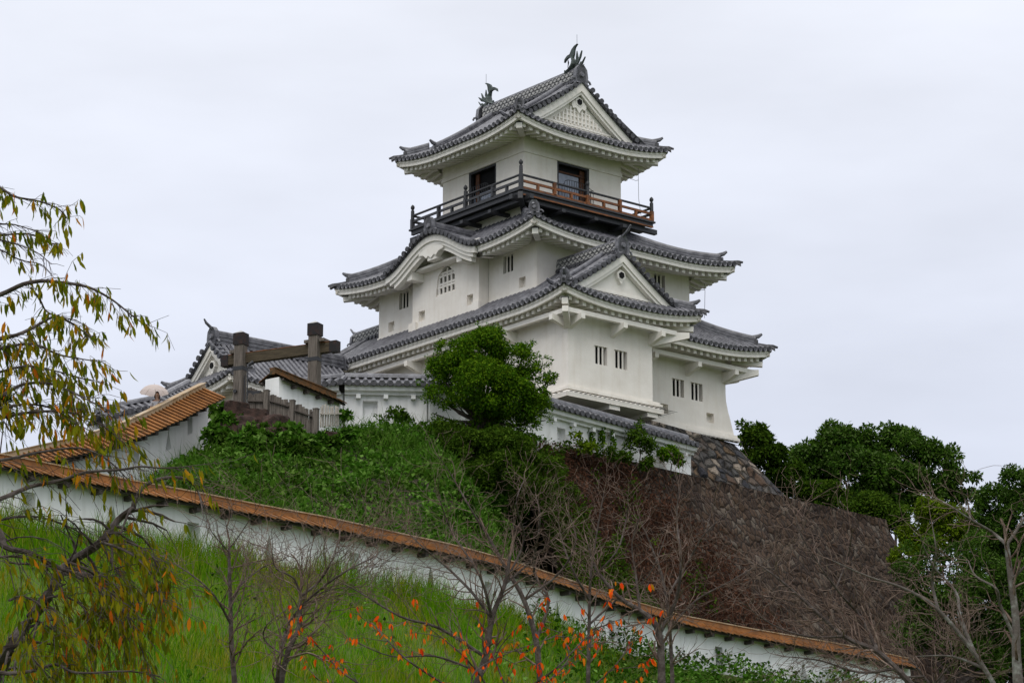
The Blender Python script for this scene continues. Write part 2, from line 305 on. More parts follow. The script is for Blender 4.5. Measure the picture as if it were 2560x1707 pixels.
# ------------------------------------------------------------------ tiled roof kit (local axes: x along the long wall, y to the back, z up)
SPC = .285
def V2(org, es, et, s, t): return (org[0] + es[0] * s + et[0] * t, org[1] + es[1] * s + et[1] * t)
def roof_side(tl, tr, org, es, et, s0, s1, zf, te, ts=None, wall_t=1.0, eave=True, rows=(None, None), skip=None, raft=None, beam=None, fasc=.26, K_=8, lip=True):
    """one slope of tiles: s runs along the eave, t up the slope; zf(s, t) height; te(s)/ts(s) upper and lower ends"""
    ts = ts or (lambda s: 0.)
    n = max(1, round((s1 - s0) / SPC)); ds = (s1 - s0) / n
    P = lambda s, t, dz=0.: (*V2(org, es, et, s, t), zf(s, t) + dz)
    S = [s0 + ds * i for i in range(n + 1)]
    for i in range(n):
        a, b = S[i], S[i + 1]; ra, rb = [], []
        for k in range(K_ + 1):
            q = k / K_
            ra.append(P(a, ts(a) + (te(a) - ts(a)) * q)); rb.append(P(b, ts(b) + (te(b) - ts(b)) * q))
        if te(a) - ts(a) > .01 or te(b) - ts(b) > .01: tl.grid([ra, rb])
        c = (a + b) / 2; t0, t1 = ts(c), te(c)
        if t1 - t0 < .12: continue
        r = .082; rings = []
        for k in range(K_ + 1):
            t = t0 - (.06 if k == 0 and eave else 0) + (t1 - t0) * k / K_; p = P(c, t)
            rings.append([(p[0] + es[0] * r * math.cos(x), p[1] + es[1] * r * math.cos(x), p[2] + .015 + r * 1.15 * math.sin(x)) for x in (0, .63, 1.26, 1.88, 2.51, 3.14)])
        tl.grid(rings)
        if eave and not (skip and skip(c)):     # round eave-end tile with a raised rim
            p = P(c, t0 - .08); R1, R2 = .112, .07
            o = [(p[0] + es[0] * R1 * math.cos(x), p[1] + es[1] * R1 * math.cos(x), p[2] + .03 + R1 * math.sin(x)) for x in [k * math.pi / 4 for k in range(8)]]
            f = [(q[0] - et[0] * .0, q[1] - et[1] * .0, q[2]) for q in o]
            bk = [(q[0] + et[0] * .1, q[1] + et[1] * .1, q[2]) for q in o]
            inn = [(p[0] + et[0] * .025 + es[0] * R2 * math.cos(x), p[1] + et[1] * .025 + es[1] * R2 * math.cos(x), p[2] + .03 + R2 * math.sin(x)) for x in [k * math.pi / 4 for k in range(8)]]
            F_, B_, I_ = tl.pts(f), tl.pts(bk), tl.pts(inn)
            for k in range(8):
                j = (k + 1) % 8
                tl.f += [[F_[k], F_[j], B_[j], B_[k]], [F_[k], I_[k], I_[j], F_[j]]]; tl.m += [1, 0]
            tl.f.append(I_); tl.m.append(1)
    if not eave: return
    m = n * 2; SS = [s0 + (s1 - s0) * i / m for i in range(m + 1)]
    runs, cur = [], []
    for s in SS:
        if skip and skip(s):
            if len(cur) > 1: runs.append(cur)
            cur = []
        else: cur.append(s)
    if len(cur) > 1: runs.append(cur)
    for run in runs:
        # scalloped dark lip of the flat tiles, then the white fascia, then the soffit back to the wall
        for i, (a, b) in enumerate(zip(run, run[1:])):
            pass
        tl.grid([[P(s, 0, 0.) for s in run], [P(s, 0, -.085 - .02 * (i % 2)) for i, s in enumerate(run)], [P(s, .1, -.09 - (zf(s, .1) - zf(s, 0))) for s in run]], 1)
        L = lambda s, t, dz: (*V2(org, es, et, s, t), zf(s, 0) + dz)
        f0 = .085
        tr.grid([[L(s, .05, -f0) for s in run], [L(s, .05, -f0 - .11) for s in run], [L(s, .08, -f0 - .115) for s in run], [L(s, .08, -f0 - fasc) for s in run], [L(s, .2, -f0 - fasc) for s in run], [L(s, .2, -f0 - fasc + .10) for s in run]])
        sof = lambda s, t: zf(s, 0) - f0 - fasc + .10 + (t - .2) * .22
        lim = lambda s: max(.25, min(wall_t, te(s)))
        tr.grid([[(*V2(org, es, et, s, .2), sof(s, .2)) for s in run], [(*V2(org, es, et, s, lim(s)), sof(s, lim(s))) for s in run]])
        if raft is not None:
            a, b = run[0], run[-1]; nr = max(1, round((b - a) / raft)); 
            for i in range(nr + 1):
                s = a + (b - a) * (i + .5) / (nr + 1); tw = lim(s)
                if tw < .45: continue
                h = .26; wd = .08
                c0 = [(*V2(org, es, et, s + x * wd, .26), sof(s, .26) - y) for x, y in ((-1, 0), (1, 0), (1, h), (-1, h))]
                c1 = [(*V2(org, es, et, s + x * wd, tw), sof(s, tw) - y) for x, y in ((-1, 0), (1, 0), (1, h), (-1, h))]
                A, B = tr.pts(c0), tr.pts(c1)
                for k in range(4): tr.f.append([A[k], A[(k + 1) % 4], B[(k + 1) % 4], B[k]]); tr.m.append(0)
                tr.f.append(A); tr.m.append(0)
def ridge(name, path, parent, w=.30, h=.38, lat=False, tip=None, layers=3):
    """stacked ridge tiles with a round cap; lat = pale lattice courses; tip = direction of a horn at the path's end"""
    b = MB(); z = 0; lw = w
    for k in range(layers):
        hh = h / layers
        b.sweep([(p[0], p[1], p[2] + z) for p in path], [(-lw / 2, 0), (lw / 2, 0), (lw / 2 - .0, hh * .82), (-lw / 2, hh * .82)], m=0 if not lat else (2 if k else 0))
        if lat and k:
            pass
        z += hh; lw *= .93 if not lat else 1
    r = w * .42
    b.sweep([(p[0], p[1], p[2] + h - .02) for p in path], [(r * math.cos(x), r * math.sin(x)) for x in (0, .63, 1.26, 1.88, 2.51, 3.14)])
    if lat:     # round tiles set on edge in two courses: the lattice band, both sides
        A, B = Vector(path[0]), Vector(path[-1]); d = (B - A); Ln = d.length; d.normalize(); sd = Vector((d.y, -d.x, 0)).normalized(); n = round(Ln / .26)
        for side in (-1, 1):
            for cr in range(3):
                for i in range(n):
                    c = A + d * ((i + (.5 if cr % 2 else 0)) * Ln / n) + sd * side * (w / 2 + .012) + Vector((0, 0, h * (.30 + .22 * cr)))
                    for q in range(5):
                        x0, x1 = math.pi * q / 5, math.pi * (q + 1) / 5
                        f = lambda x, rr: c + d * (rr * math.cos(x)) + Vector((0, 0, rr * math.sin(x) * .95))
                        o = sd * side * .03
                        b.poly([f(x0, .13), f(x1, .13), f(x1, .10), f(x0, .10)], 1); b.poly([f(x0, .13) + o * 0, f(x1, .13), f(x1, .13) - o, f(x0, .13) - o], 1)
                if True and cr == 0:
                    pass
            for i in range(n):   # row of disc-ended tiles along the ridge foot
                c = A + d * ((i + .5) * Ln / n) + sd * side * (w / 2 + .10) + Vector((0, 0, .05))
                b.tube([c - sd * side * .12, c], .085, 7, 1)
    if tip is not None:
        e = Vector(path[-1]) + Vector((0, 0, h)); t = Vector(tip)
        b.tube([e - t * .5 + Vector((0, 0, 0)), e - t * .1 + Vector((0, 0, .03)), e + t * .12 + Vector((0, 0, .08)), e + t * .27 + Vector((0, 0, .17))], [.09, .10, .09, .05], 6)
        e2 = Vector(path[-1]); b.bar(e2 - t * .06, e2 + t * .05, w * 1.25, h * 1.5, (0, 0, 1), 1)
        b.tube([e2 + t * .05 + Vector((0, 0, h * .55)), e2 + t * .1 + Vector((0, 0, h * .55))], w * .33, 8, 0)
    return b.build(name, ['tile', 'tile_dark', 'tile_pale'], parent, smooth=False)
def onigawara(name, p, d, parent, s=1.):
    """ridge-end ogre tile facing direction d: rounded slab with a rim, boss and two side scrolls"""
    b = MB(); p, d = Vector(p), Vector(d).normalized(); a = Vector((d.y, -d.x, 0))
    out = [(-.30, 0), (.30, 0), (.33, .3), (.28, .62), (.12, .80), (-.12, .80), (-.28, .62), (-.33, .3)]
    F = b.pts([p + d * .1 * s + a * x * s + Vector((0, 0, z * s)) for x, z in out]); B = b.pts([p - d * .1 * s + a * x * s + Vector((0, 0, z * s)) for x, z in out])
    I = b.pts([p + d * .06 * s + a * x * .72 * s + Vector((0, 0, (.08 + z * .78) * s)) for x, z in out])
    for k in range(8):
        j = (k + 1) % 8; b.f += [[F[k], F[j], B[j], B[k]], [F[k], I[k], I[j], F[j]]]; b.m += [0, 0]
    b.f += [I, B[::-1]]; b.m += [1, 1]
    for r, zz in ((.14, .38),):
        b.tube([p + d * .05 * s + Vector((0, 0, zz * s)), p + d * .14 * s + Vector((0, 0, zz * s))], [r * s, r * .7 * s], 10, 0)
    for sgn in (-1, 1):
        c = p + a * sgn * .36 * s + Vector((0, 0, .06 * s))
        pts = [c + a * (sgn * .17 * s * math.cos(t) * (1 - t / 9)) + Vector((0, 0, .17 * s * math.sin(t) * (1 - t / 9))) for t in [k * .7 for k in range(9)]]
        b.tube(pts, .05 * s, 5, 0)
    return b.build(name, ['tile', 'tile_dark'], parent)
def gable_end(parent, zp, c, half, yv, yw, sgn, lattice, drop=.0, z_base=None, boss=True, thick=.36):
    """white gable facing -y*sgn ... zp(dx) = roof height at distance dx from the centre c; yv verge line, yw gable wall"""
    b = MB(); n = 14
    for side in (-1, 1):
        X = [half * (1 - i / n) for i in range(n + 1)]
        for (y, y2, t0, t1) in ((yv + .04 * sgn, yv + .16 * sgn, -.06, -thick), (yv + .1 * sgn, yv + .3 * sgn, -thick + .1, -thick - .12)):
            P = lambda x, y, dz: (c + side * x, y, zp(x) + dz * math.sqrt(1.35))
            b.grid([[P(x, y, t0) for x in X], [P(x, y, t1) for x in X], [P(x, y2, t1) for x in X]])
            b.poly([P(half, y, t0), P(half, y2, t0), P(half, y2, t1), P(half, y, t1)])
        # underside of the verge back to the gable wall
        b.grid([[(c + side * x, yv + .1 * sgn, zp(x) - .2) for x in X], [(c + side * x, yw, zp(x) - .2) for x in X]])
    wl = [(c + x, yw, zp(abs(x)) - .2) for x in [half * (i / n - 1) for i in range(2 * n + 1)]]
    zb = min(p[2] for p in wl) if z_base is None else z_base
    F = b.pts(wl + [(c + half, yw, zb), (c - half, yw, zb)]); b.f.append(F); b.m.append(0)
    hi = zp(0)
    # sill band and, inside, a smaller raised frame
    b.box(c - half * .78, c + half * .78, min(yw, yw - .12 * sgn), max(yw, yw - .12 * sgn), zb + .02, zb + .2)
    b.box(c - half * .62, c + half * .62, min(yw, yw - .07 * sgn), max(yw, yw - .07 * sgn), zb + .26, zb + .34)
    g = MB()
    if boss:
        z = hi - .92 if lattice else hi - .95
        yy = yw - .14 * sgn
        g.tube([(c, yw, z), (c, yy - .02 * sgn, z)], .23, 6, 0); g.tube([(c, yy - .01 * sgn, z), (c, yy - .06 * sgn, z)], .14, 6, 1)
        k = [(0, -.5), (.16, -.28), (.34, -.32), (.42, -.12), (.3, .02), (0, .1), (-.3, .02), (-.42, -.12), (-.34, -.32), (-.16, -.28)] if lattice else [(0, -.36), (.12, -.2), (.2, -.05), (0, .1), (-.2, -.05), (-.12, -.2)]
        A = [(c + x, yy, z + q) for x, q in k]; B = [(c + x, yw, z + q) for x, q in k]
        g.poly(A); [g.poly([A[i], A[(i + 1) % len(A)], B[(i + 1) % len(A)], B[i]]) for i in range(len(A))]
    o = b.build('gable', ['trim'], parent)
    if g.v: g.build('gable_pendant', ['trim', 'dark'], o)
    if lattice:
        q = MB(); nn = 15
        for i in range(nn):
            x = half * .5 * (2 * (i + .5) / nn - 1) * 1.06; zt = min(hi - .8, zp(abs(x)) - .85)
            if zt > zb + .4: q.box(c + x - .035, c + x + .035, min(yw, yw - .09 * sgn), max(yw, yw - .09 * sgn), zb + .36, zt)
        for z in (zb + .5, zb + .72, zb + .94, zb + 1.16):
            hx = 0
            for i in range(40):
                x = half * i / 40
                if zp(x) - .9 > z: hx = x
            if hx > .15: q.box(c - min(hx, half * .5), c + min(hx, half * .5), min(yw, yw - .05 * sgn), max(yw, yw - .05 * sgn), z, z + .05)
        q.build('gable_lattice', ['trim'], o)
    return o
def verge_tiles(tl, zp, c, half, yv, sgn, x_top=.25):
    """rows of round tiles lying across the verge, their discs facing out"""
    for side in (-1, 1):
        x = half + .05
        while x > x_top:
            z = zp(x) + .03; a = (c + side * x, yv - .12 * sgn, z); b = (c + side * x, yv + .42 * sgn, z + .05)
            tl.tube([a, b], .085, 8, 0); tl.tube([(a[0], a[1] - .03 * sgn, z), (a[0], a[1] + .06 * sgn, z)], .115, 8, 1)
            x -= .30 * .83
        X = [half + .1 - (half + .1) * i / 10 for i in range(11)]
        tl.grid([[(c + side * q, yv - .02 * sgn, zp(q) + .02) for q in X], [(c + side * q, yv - .02 * sgn, zp(q) - .09) for q in X], [(c + side * q, yv + .12 * sgn, zp(q) - .09) for q in X]], 1)
        # two long verge-parallel tile runs just behind
        for off, rr in ((.55, .085), (.85, .1)):
            tl.tube([(c + side * q, yv + off * sgn, zp(q) + .06) for q in X[1:]], rr, 6, 0)

# ------------------------------------------------------------------ castle keep
YAW = R(39.3); KB = at(1420, 961, 105.)
keep = empty('castle_keep', KB, YAW, label='white three storey castle keep with grey tiled roofs and a black balcony', cat='castle')
def kw(u, v, z):   # local to world
    return KB + Vector((u * math.cos(YAW) - v * math.sin(YAW), u * math.sin(YAW) + v * math.cos(YAW), z))

def lift(x, y, corners, Lm, Lc):
    h = 0
    for cx, cy in corners:
        d = math.hypot(x - cx, y - cy)
        if d < Lc: h = max(h, Lm * (1 - d / Lc) ** 2)
    return h
def slope(H, a): return lambda f: H * f * (a + (1 - a) * f)

def wall_mesh(name, parent=keep): return MB()
def barred_window(parent, T, s0, s1, z0, z1, nb=3, depth=.24):
    """three plaster bars standing in a deep recess with darkness behind; T(s, z, d)"""
    b = MB(); w_ = (s1 - s0); bw = .075
    for i in range(nb):
        c = s0 + w_ * (i + .5) / nb if nb > 3 else s0 + w_ * (.10 + .31 * i)
        b.box(c - bw / 2, c + bw / 2, z0, z1, .05, .08, 0, T=lambda s, z, d: T(s, z, d))
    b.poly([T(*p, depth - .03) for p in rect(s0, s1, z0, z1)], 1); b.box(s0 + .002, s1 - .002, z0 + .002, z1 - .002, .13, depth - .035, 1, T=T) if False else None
    return b.build('window', ['plaster', 'dark'], parent)

# --- walls: storey by storey, faces with real openings
W1 = MB(); tv = lambda v0: (lambda s, z, d: (s, v0 + d, z)); tu = lambda u0: (lambda s, z, d: (u0 + d, s, z))
lw = []                                        # (T, rect, kind)
# storey 1: projecting bay on the right face, main body behind it
panel(W1, rect(0, 4.41, 0, 3.4), [rect(1.35, 2.03, 1.07, 1.81), rect(2.39, 3.08, 1.07, 1.81)], tv(0))
lw += [(tv(0), (1.35, 2.03, 1.07, 1.81)), (tv(0), (2.39, 3.08, 1.07, 1.81))]
W1.poly([(4.41, 0, 0), (4.41, 2.6, 0), (4.41, 2.6, 3.4), (4.41, 0, 3.4)])
panel(W1, rect(0, 15.35, 0, 3.4), [], tu(0))
lh = [rect(7.22, 7.62, .46, .87), rect(9.78, 10.20, .46, .87)]
panel(W1, [(4.41, 0), (11.36, 0), (11.3, .25), (11.16, .7), (11.02, 1.1), (10.92, 1.5), (10.9, 1.8), (10.9, 3.4), (4.41, 3.4)],
      [rect(7.83, 8.53, 1.29, 2.04), rect(8.88, 9.58, 1.29, 2.04)] + lh, tv(2.6), depth=.25)
lw += [(tv(2.6), (7.83, 8.53, 1.29, 2.04)), (tv(2.6), (8.88, 9.58, 1.29, 2.04))]
for h in lh: W1.poly([(a, 2.84, b) for a, b in h])
pr = [(11.36, 0), (11.3, .25), (11.16, .7), (11.02, 1.1), (10.92, 1.5), (10.9, 1.8), (10.9, 3.4)]
W1.grid([[(a, 2.6, z) for a, z in pr], [(a, 15.35, z) for a, z in pr]])
W1.poly([(0, 15.35, 0), (11.3, 15.35, 0), (10.9, 15.35, 3.4), (0, 15.35, 3.4)])
# flared skirt band and stone-drop ledge at the foot of the bay and of the body
def band(mb, u0, u1, v, z0, z1, out): mb.box(u0, u1, v - out, v, z0, z1)
W1.box(-.07, 4.72, -.07, 2.53, -.10, -.005); W1.box(-.16, 4.80, -.16, 2.5, -.2, -.105)
W1.box(-.10, 4.72, -.10, 2.5, -.34, -.205)
W1.poly([(-.34, -.34, -.36), (4.7, -.34, -.36), (4.6, -.06, -.2), (-.05, -.06, -.2)]); W1.poly([(-.34, -.34, -.36), (-.05, -.06, -.2), (-.05, 15.3, -.2), (-.34, 15.3, -.36)])
W1.poly([(-.34, -.34, -.36), (4.7, -.34, -.36), (4.7, -.32, -.54), (-.34, -.32, -.54)]); W1.poly([(-.34, -.34, -.36), (-.34, 15.3, -.36), (-.32, 15.3, -.54), (-.32, -.34, -.54)])
W1.poly([(-.34, -.33, -.54), (4.7, -.33, -.54), (4.7, 2.6, -.60), (-.34, 2.6, -.60)])
for u in (1.9, 3.9): W1.box(u, u + .55, -.25, 1.6, -.72, -.55)
W1.box(4.5, 11.44, 2.5, 2.6, -.02, .1); W1.box(4.6, 11.5, 2.42, 2.6, -.2, -.05)
wall1 = W1.build('wall', ['plaster'], keep)
for T, (a, b_, c, d) in lw: barred_window(keep, T, a, b_, c, d)
# spikes that keep climbers off, above the ledges
def spikes(p, q, d, n, ln=.55):
    p, q, d = Vector(p), Vector(q), Vector(d); sp = MB()
    for i in range(n):
        a = p.lerp(q, (i + .5) / n); sp.tube([a, a + d * ln], [.022, .006], 4, 0)
    sp.build('spike_fringe', ['metal_black'], keep)
spikes((-.3, -.3, -.34), (4.6, -.3, -.34), (.82, -.25, .12), 20, .45); spikes((-.3, -.2, -.34), (-.3, 9, -.34), (-.25, .8, .1), 30, .42)
spikes((4.72, -.3, -.3), (4.72, .9, -.34), (.95, -.1, -.02), 6, .8); spikes((7.8, 2.45, -.2), (11.3, 2.45, -.2), (.85, -.3, .05), 13, .5); spikes((11.5, 2.6, -.2), (11.5, 5, -.2), (.9, .1, 0), 6, .55)

# storey 2
U2, V2_, U2b, V2b = 1.5, 3.67, 9.92, 14.36
W2 = MB(); w2 = [(5.14, 5.84, 6.05, 6.79), (12.22, 12.92, 6.05, 6.79)]; l2 = [rect(4.38, 4.80, 5.2, 5.64), rect(13.25, 13.67, 5.2, 5.64)]
panel(W2, rect(V2_, 6.78, 4.4, 7.3), [rect(*w2[0]), l2[0]], tu(U2)); panel(W2, rect(11.32, V2b, 4.4, 7.3), [rect(*w2[1]), l2[1]], tu(U2))
l3 = [rect(10.44, 10.87, 4.99, 5.43), rect(7.18, 7.59, 4.99, 5.43)]
kato = [(9.70, 5.82), (9.66, 6.1), (9.60, 6.45), (9.52, 6.72), (9.36, 6.82), (9.22, 6.96), (9.0, 7.04), (8.78, 6.96), (8.64, 6.82), (8.48, 6.72), (8.40, 6.45), (8.34, 6.1), (8.30, 5.82)][::-1]
panel(W2, rect(6.80, 11.30, 4.4, 7.75), l3 + [kato], tu(1.0))
for v in (6.80, 11.30): W2.poly([(1.0, v, 4.4), (U2 + .01, v, 4.4), (U2 + .01, v, 7.75), (1.0, v, 7.75)])
r2 = [rect(7.86, 8.54, 6.05, 6.79), rect(8.85, 9.26, 5.2, 5.65)]
panel(W2, rect(U2, U2b, 4.4, 7.3), r2, tv(V2_))
for h in l2: W2.poly([(U2 + .22, a, b) for a, b in h])
for h in l3: W2.poly([(1.22, a, b) for a, b in h])
W2.poly([(a, V2_ + .22, b) for a, b in r2[1]])
W2.poly([(U2b, V2_, 4.4), (U2b, V2b, 4.4), (U2b, V2b, 7.3), (U2b, V2_, 7.3)]); W2.poly([(U2, V2b, 4.4), (U2b, V2b, 4.4), (U2b, V2b, 7.3), (U2, V2b, 7.3)])
# foot bands and the box brackets under the bay corners
W2.box(U2 - .05, U2, V2_ - .05, 6.74, 4.95, 5.08); W2.box(U2 - .05, U2, 11.36, V2b + .04, 4.95, 5.08); W2.box(U2, U2b, V2_ - .05, V2_, 4.95, 5.08)
W2.box(.88, 1.0, 10.95, 11.42, 4.5, 5.0); W2.box(.88, 1.0, 6.68, 7.1, 4.5, 5.0); W2.box(1.0, 1.4, 6.70, 6.80, 4.5, 5.0)
for v in (5.1, 12.2): W2.box(.75, U2, v, v + .55, 7.0, 7.12)
W2.build('wall', ['plaster'], keep)
for a in w2: barred_window(keep, tu(U2), *a)
barred_window(keep, tv(V2_), 7.86, 8.54, 6.05, 6.79)
kb = MB(); T = tu(1.0)
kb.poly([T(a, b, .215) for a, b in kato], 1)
for i in range(5): c = 8.45 + .275 * i; kb.box(c - .05, c + .05, 5.83, 6.98 - .38 * abs(i - 2) * .42, .06, .14, 0, T=T)
for z in (5.86, 6.2, 6.32, 6.66, 6.78): kb.box(8.33 + max(0, z - 6.3) * .2, 9.67 - max(0, z - 6.3) * .2, z - .045, z + .045, .055, .135, 0, T=T)
kb.build('bell_window', ['plaster', 'dark'], keep)

# storey 3
U3, V3, U3b, V3b = 3.0, 6.29, 8.43, 11.84
W3 = MB(); d1 = rect(8.15, 10.01, 9.74, 11.79); d2 = rect(4.83, 6.62, 9.74, 11.79)
panel(W3, rect(V3, V3b, 8.2, 12.9), [d1], tu(U3), depth=.3, mr=1); panel(W3, rect(U3, U3b, 8.2, 12.9), [d2], tv(V3), depth=.3, mr=1)
W3.poly([(U3b, V3, 8.2), (U3b, V3b, 8.2), (U3b, V3b, 12.9), (U3b, V3, 12.9)]); W3.poly([(U3, V3b, 8.2), (U3b, V3b, 8.2), (U3b, V3b, 12.9), (U3, V3b, 12.9)])
W3.box(U3 - .05, U3, V3 - .05, V3b + .05, 11.80, 11.97); W3.box(U3, U3b + .05, V3 - .05, V3, 11.80, 11.97)
W3.box(U3 - .03, U3, V3 - .03, V3b + .03, 8.9, 9.12); W3.box(U3, U3b, V3 - .03, V3, 8.9, 9.12)
W3.build('wall', ['plaster', 'black_wood'], keep)
def door(parent, T, s0, s1, z0, z1, flip):
    b = MB(); f = .1
    b.poly([T(*p, .295) for p in rect(s0, s1, z0, z1)], 1)
    for q in ((s0, s0 + f, z0, z1), (s1 - f, s1, z0, z1), (s0 + f, s1 - f, z1 - .09, z1)): b.box(q[0], q[1], q[2], q[3], .02, .16, 0, T=T)
    o = b.build('doorway', ['black_wood', 'dark'], parent)
    g = MB(); m_ = (s0 + s1) / 2
    if not flip:
        g.box(s0 + f, s1 - f, z0, z0 + 1.05, .22, .24, 0, T=T); g.box(s1 - f - .35, s1 - f - .12, z0 + .3, z1 - .09, .2, .26, 1, T=T)
    else:
        g.box(s0 + f, s1 - .42, z0, z1 - .42, .22, .24, 0, T=T); g.box(s1 - .36, s1 - f, z0, z1 - .1, .2, .26, 1, T=T); g.box(s0 + f, s1 - f, z1 - .42, z1 - .34, .17, .25, 1, T=T)
    g.build('glass_screen', ['glass', 'door_wood'], o)
    c = MB(); pts = []
    for i in range(13):
        s = s0 + .12 + (s1 - s0 - .2) * i / 12; h = .95 + .22 * min(1, 1.5 * math.sin(math.pi * min(1, .12 + i / 13)))
        c.tube([T(s, z0, -.35), T(s, z0 + h, -.35)], .011, 4); pts.append(T(s, z0 + h, -.35))
    c.tube(pts, .016, 4); c.tube([T(s0 + .12, z0 + .1, -.35), T(s1 - .08, z0 + .1, -.35)], .014, 4)
    for s in (s0 + .12, s1 - .08): c.tube([T(s, z0 + .98, -.35), T(s, z0 + .98, 0)], .014, 4); c.tube([T(s, z0, -.17), T(s, z0 + .98, -.17)], .011, 4)
    c.build('safety_grille', ['metal_black'], o)
door(keep, tu(U3), 8.15, 10.01, 9.74, 11.79, False); door(keep, tv(V3), 4.83, 6.62, 9.74, 11.79, True)

# --- lowest roof
ue, ve, vm, Tm, ue1 = -.95, -.9, 1.35, 2.45, 6.35
ure = 12.4
h1 = slope(1.52, .9); Z1 = 3.44
cr1 = [(ue, ve), (ue1, ve), (ure, vm)]
def z1(f, x, y): return Z1 + h1(f) + lift(x, y, cr1, .36, 3.2)
C1c = (ue + ue1) / 2; RT = (ue1 - ue) / 2             # bay ridge line and depth to it
vg1, vv1 = .02, -.30                                # gable wall and verge line of the bay
tl, tr = MB(), MB()
VL = 16.6; ugw = 2.2
# left slope: from the bay corner to the far left, up to the wall, the bay ridge or the wing ridge
hip = lambda s: max(0., s - ve)
def te_left(s):
    if s < vv1: return min(hip(s), RT)
    if s < V2_: return RT
    if s < V2b: return U2 - ue
    return ugw - ue
roof_side(tl, tr, (ue, 0), (0, 1), (1, 0), ve, VL, lambda s, t: z1(t / Tm, ue + t, s), te_left, wall_t=.95, raft=.34)
# bay front skirt
roof_side(tl, tr, (0, ve), (1, 0), (0, 1), ue, ue1, lambda s, t: z1(t / Tm, s, ve + t), lambda s: min(s - ue, ue1 - s, vg1 - ve), wall_t=.9, raft=.38)
# bay right slope
roof_side(tl, tr, (ue1, 0), (0, 1), (-1, 0), ve, 3.6, lambda s, t: z1(t / Tm, ue1 - t, s), lambda s: min(hip(s), RT) if s < vv1 else RT, wall_t=1.9, raft=.38)
# main right slope and far end
roof_side(tl, tr, (0, vm), (1, 0), (0, 1), 4.5, ure, lambda s, t: z1(t / Tm, s, vm + t), lambda s: min(ure - s, V2_ - vm + .02), wall_t=1.25, raft=.38)
roof_side(tl, tr, (ure, 0), (0, 1), (-1, 0), vm, 16.4, lambda s, t: z1(t / Tm, ure - t, s), lambda s: min(s - vm, ure - U2b), wall_t=1.4, raft=.38)
# wing at the far left: ridge with a slope falling away behind it
roof_side(tl, tr, (2 * ugw - ue, 0), (0, 1), (-1, 0), V2b, VL, lambda s, t: z1(t / Tm, ue, s + 50) + 0 * t if False else Z1 + h1(t / Tm), lambda s: ugw - ue, wall_t=1, eave=False)
verge1 = lambda x: z1((RT - x) / Tm, ue + 50, 0)
verge_tiles(tl, verge1, C1c, RT - (vv1 - ve) + .05, vv1, 1)
rf1 = tl.build('roof', ['tile', 'tile_dark'], keep)
for ro in [tr.build('eaves', ['trim'], rf1)]: pass
gable_end(rf1, verge1, C1c, RT - .95, vv1, vg1, 1, False)
P1 = lambda x, y, t: (x, y, z1(t / Tm, x, y))
def hip_path(cx, cy, dx, dy, d0, d1, zf, n=9): return [(cx + dx * (d0 + (d1 - d0) * i / n), cy + dy * (d0 + (d1 - d0) * i / n), zf(d0 + (d1 - d0) * i / n, cx + dx * (d0 + (d1 - d0) * i / n), cy + dy * (d0 + (d1 - d0) * i / n))) for i in range(n + 1)]
zt1 = lambda d, x, y: z1(d / Tm, x, y)
dia = lambda x, y: (x / math.hypot(x, y), y / math.hypot(x, y), 0)
ridge('hip_ridge', hip_path(ue, ve, 1, 1, .75, .18, zt1), rf1, .24, .30, tip=dia(-1, -1))
onigawara('ridge_end_tile', (ue + .28, ve + .28, z1(.12, ue, ve) - .02), (-1, -1, 0), rf1, .62)
ridge('hip_ridge', hip_path(ue1, ve, -1, 1, .95, .25, zt1), rf1, .24, .30, tip=dia(1, -1))
ridge('hip_ridge', hip_path(ure, vm, -1, 1, 2.3, .45, zt1), rf1, .26, .34, tip=dia(1, -1))
for cx, cy, dx, dy in ((ue, ve, 1, 1), (ue1, ve, -1, 1), (ure, vm, -1, 1)):
    b = MB(); b.sweep(hip_path(cx, cy, dx, dy, .5, -.12, zt1, 6), [(-.1, 0), (.1, 0), (.08, .13), (-.08, .13)]); e_ = hip_path(cx, cy, dx, dy, .1, -.2, zt1, 2); b.tube([(p[0], p[1], p[2] + .08 + .06 * i) for i, p in enumerate(e_)], [.08, .07, .045], 6); b.build('corner_tile', ['tile_dark'], rf1)
ridge('main_ridge', [(C1c, y, verge1(0) - .05) for y in (vv1 + .25, 1.5, V2_ - .02)], rf1, .34, .52, lat=True)
onigawara('ridge_end_tile', (C1c, vv1 + .1, verge1(0) - .1), (0, -1, 0), rf1, .95)
b = MB(); zz = verge1(0); b.tube([(C1c, vv1 + .5, zz + .5), (C1c, vv1 + .1, zz + .62), (C1c, vv1 - .25, zz + .82), (C1c, vv1 - .42, zz + 1.0)], [.07, .07, .06, .035], 6); b.build('ridge_horn', ['tile'], rf1)
def descending(zp, c, x0, x1, y, parent, side, w_=.26, h_=.30):
    path = [(c + side * (x0 + (x1 - x0) * i / 8), y, zp(x0 + (x1 - x0) * i / 8)) for i in range(9)]
    ridge('descending_ridge', path, parent, w_, h_, tip=(side, 0, 0))
for side in (-1, 1): descending(verge1, C1c, .3, RT - .75, vv1 + 1.0, rf1, side)
ridge('wing_ridge', [(ugw, V2b + .02, 5.4), (ugw, 15.8, 5.4), (ugw, VL + .4, 5.4)], rf1, .34, .5, lat=True)
wing = lambda x: Z1 + h1((ugw - ue - x) / Tm)
b = MB(); X = [3.0 - 2.9 * i / 8 for i in range(9)]
for s_, yy in ((-1, VL - .1), (-1, VL - .6)): b.tube([(ugw + s_ * x, yy, wing(x) + .1) for x in X], .13, 6)
b.tube([(ugw, VL + .3, 5.95), (ugw, VL + .6, 6.05), (ugw, VL + .8, 6.25)], [.06, .06, .04], 6); b.build('wing_verge', ['tile'], rf1)
onigawara('ridge_end_tile', (ugw, VL + .45, 5.3), (0, 1, 0), rf1, .8)
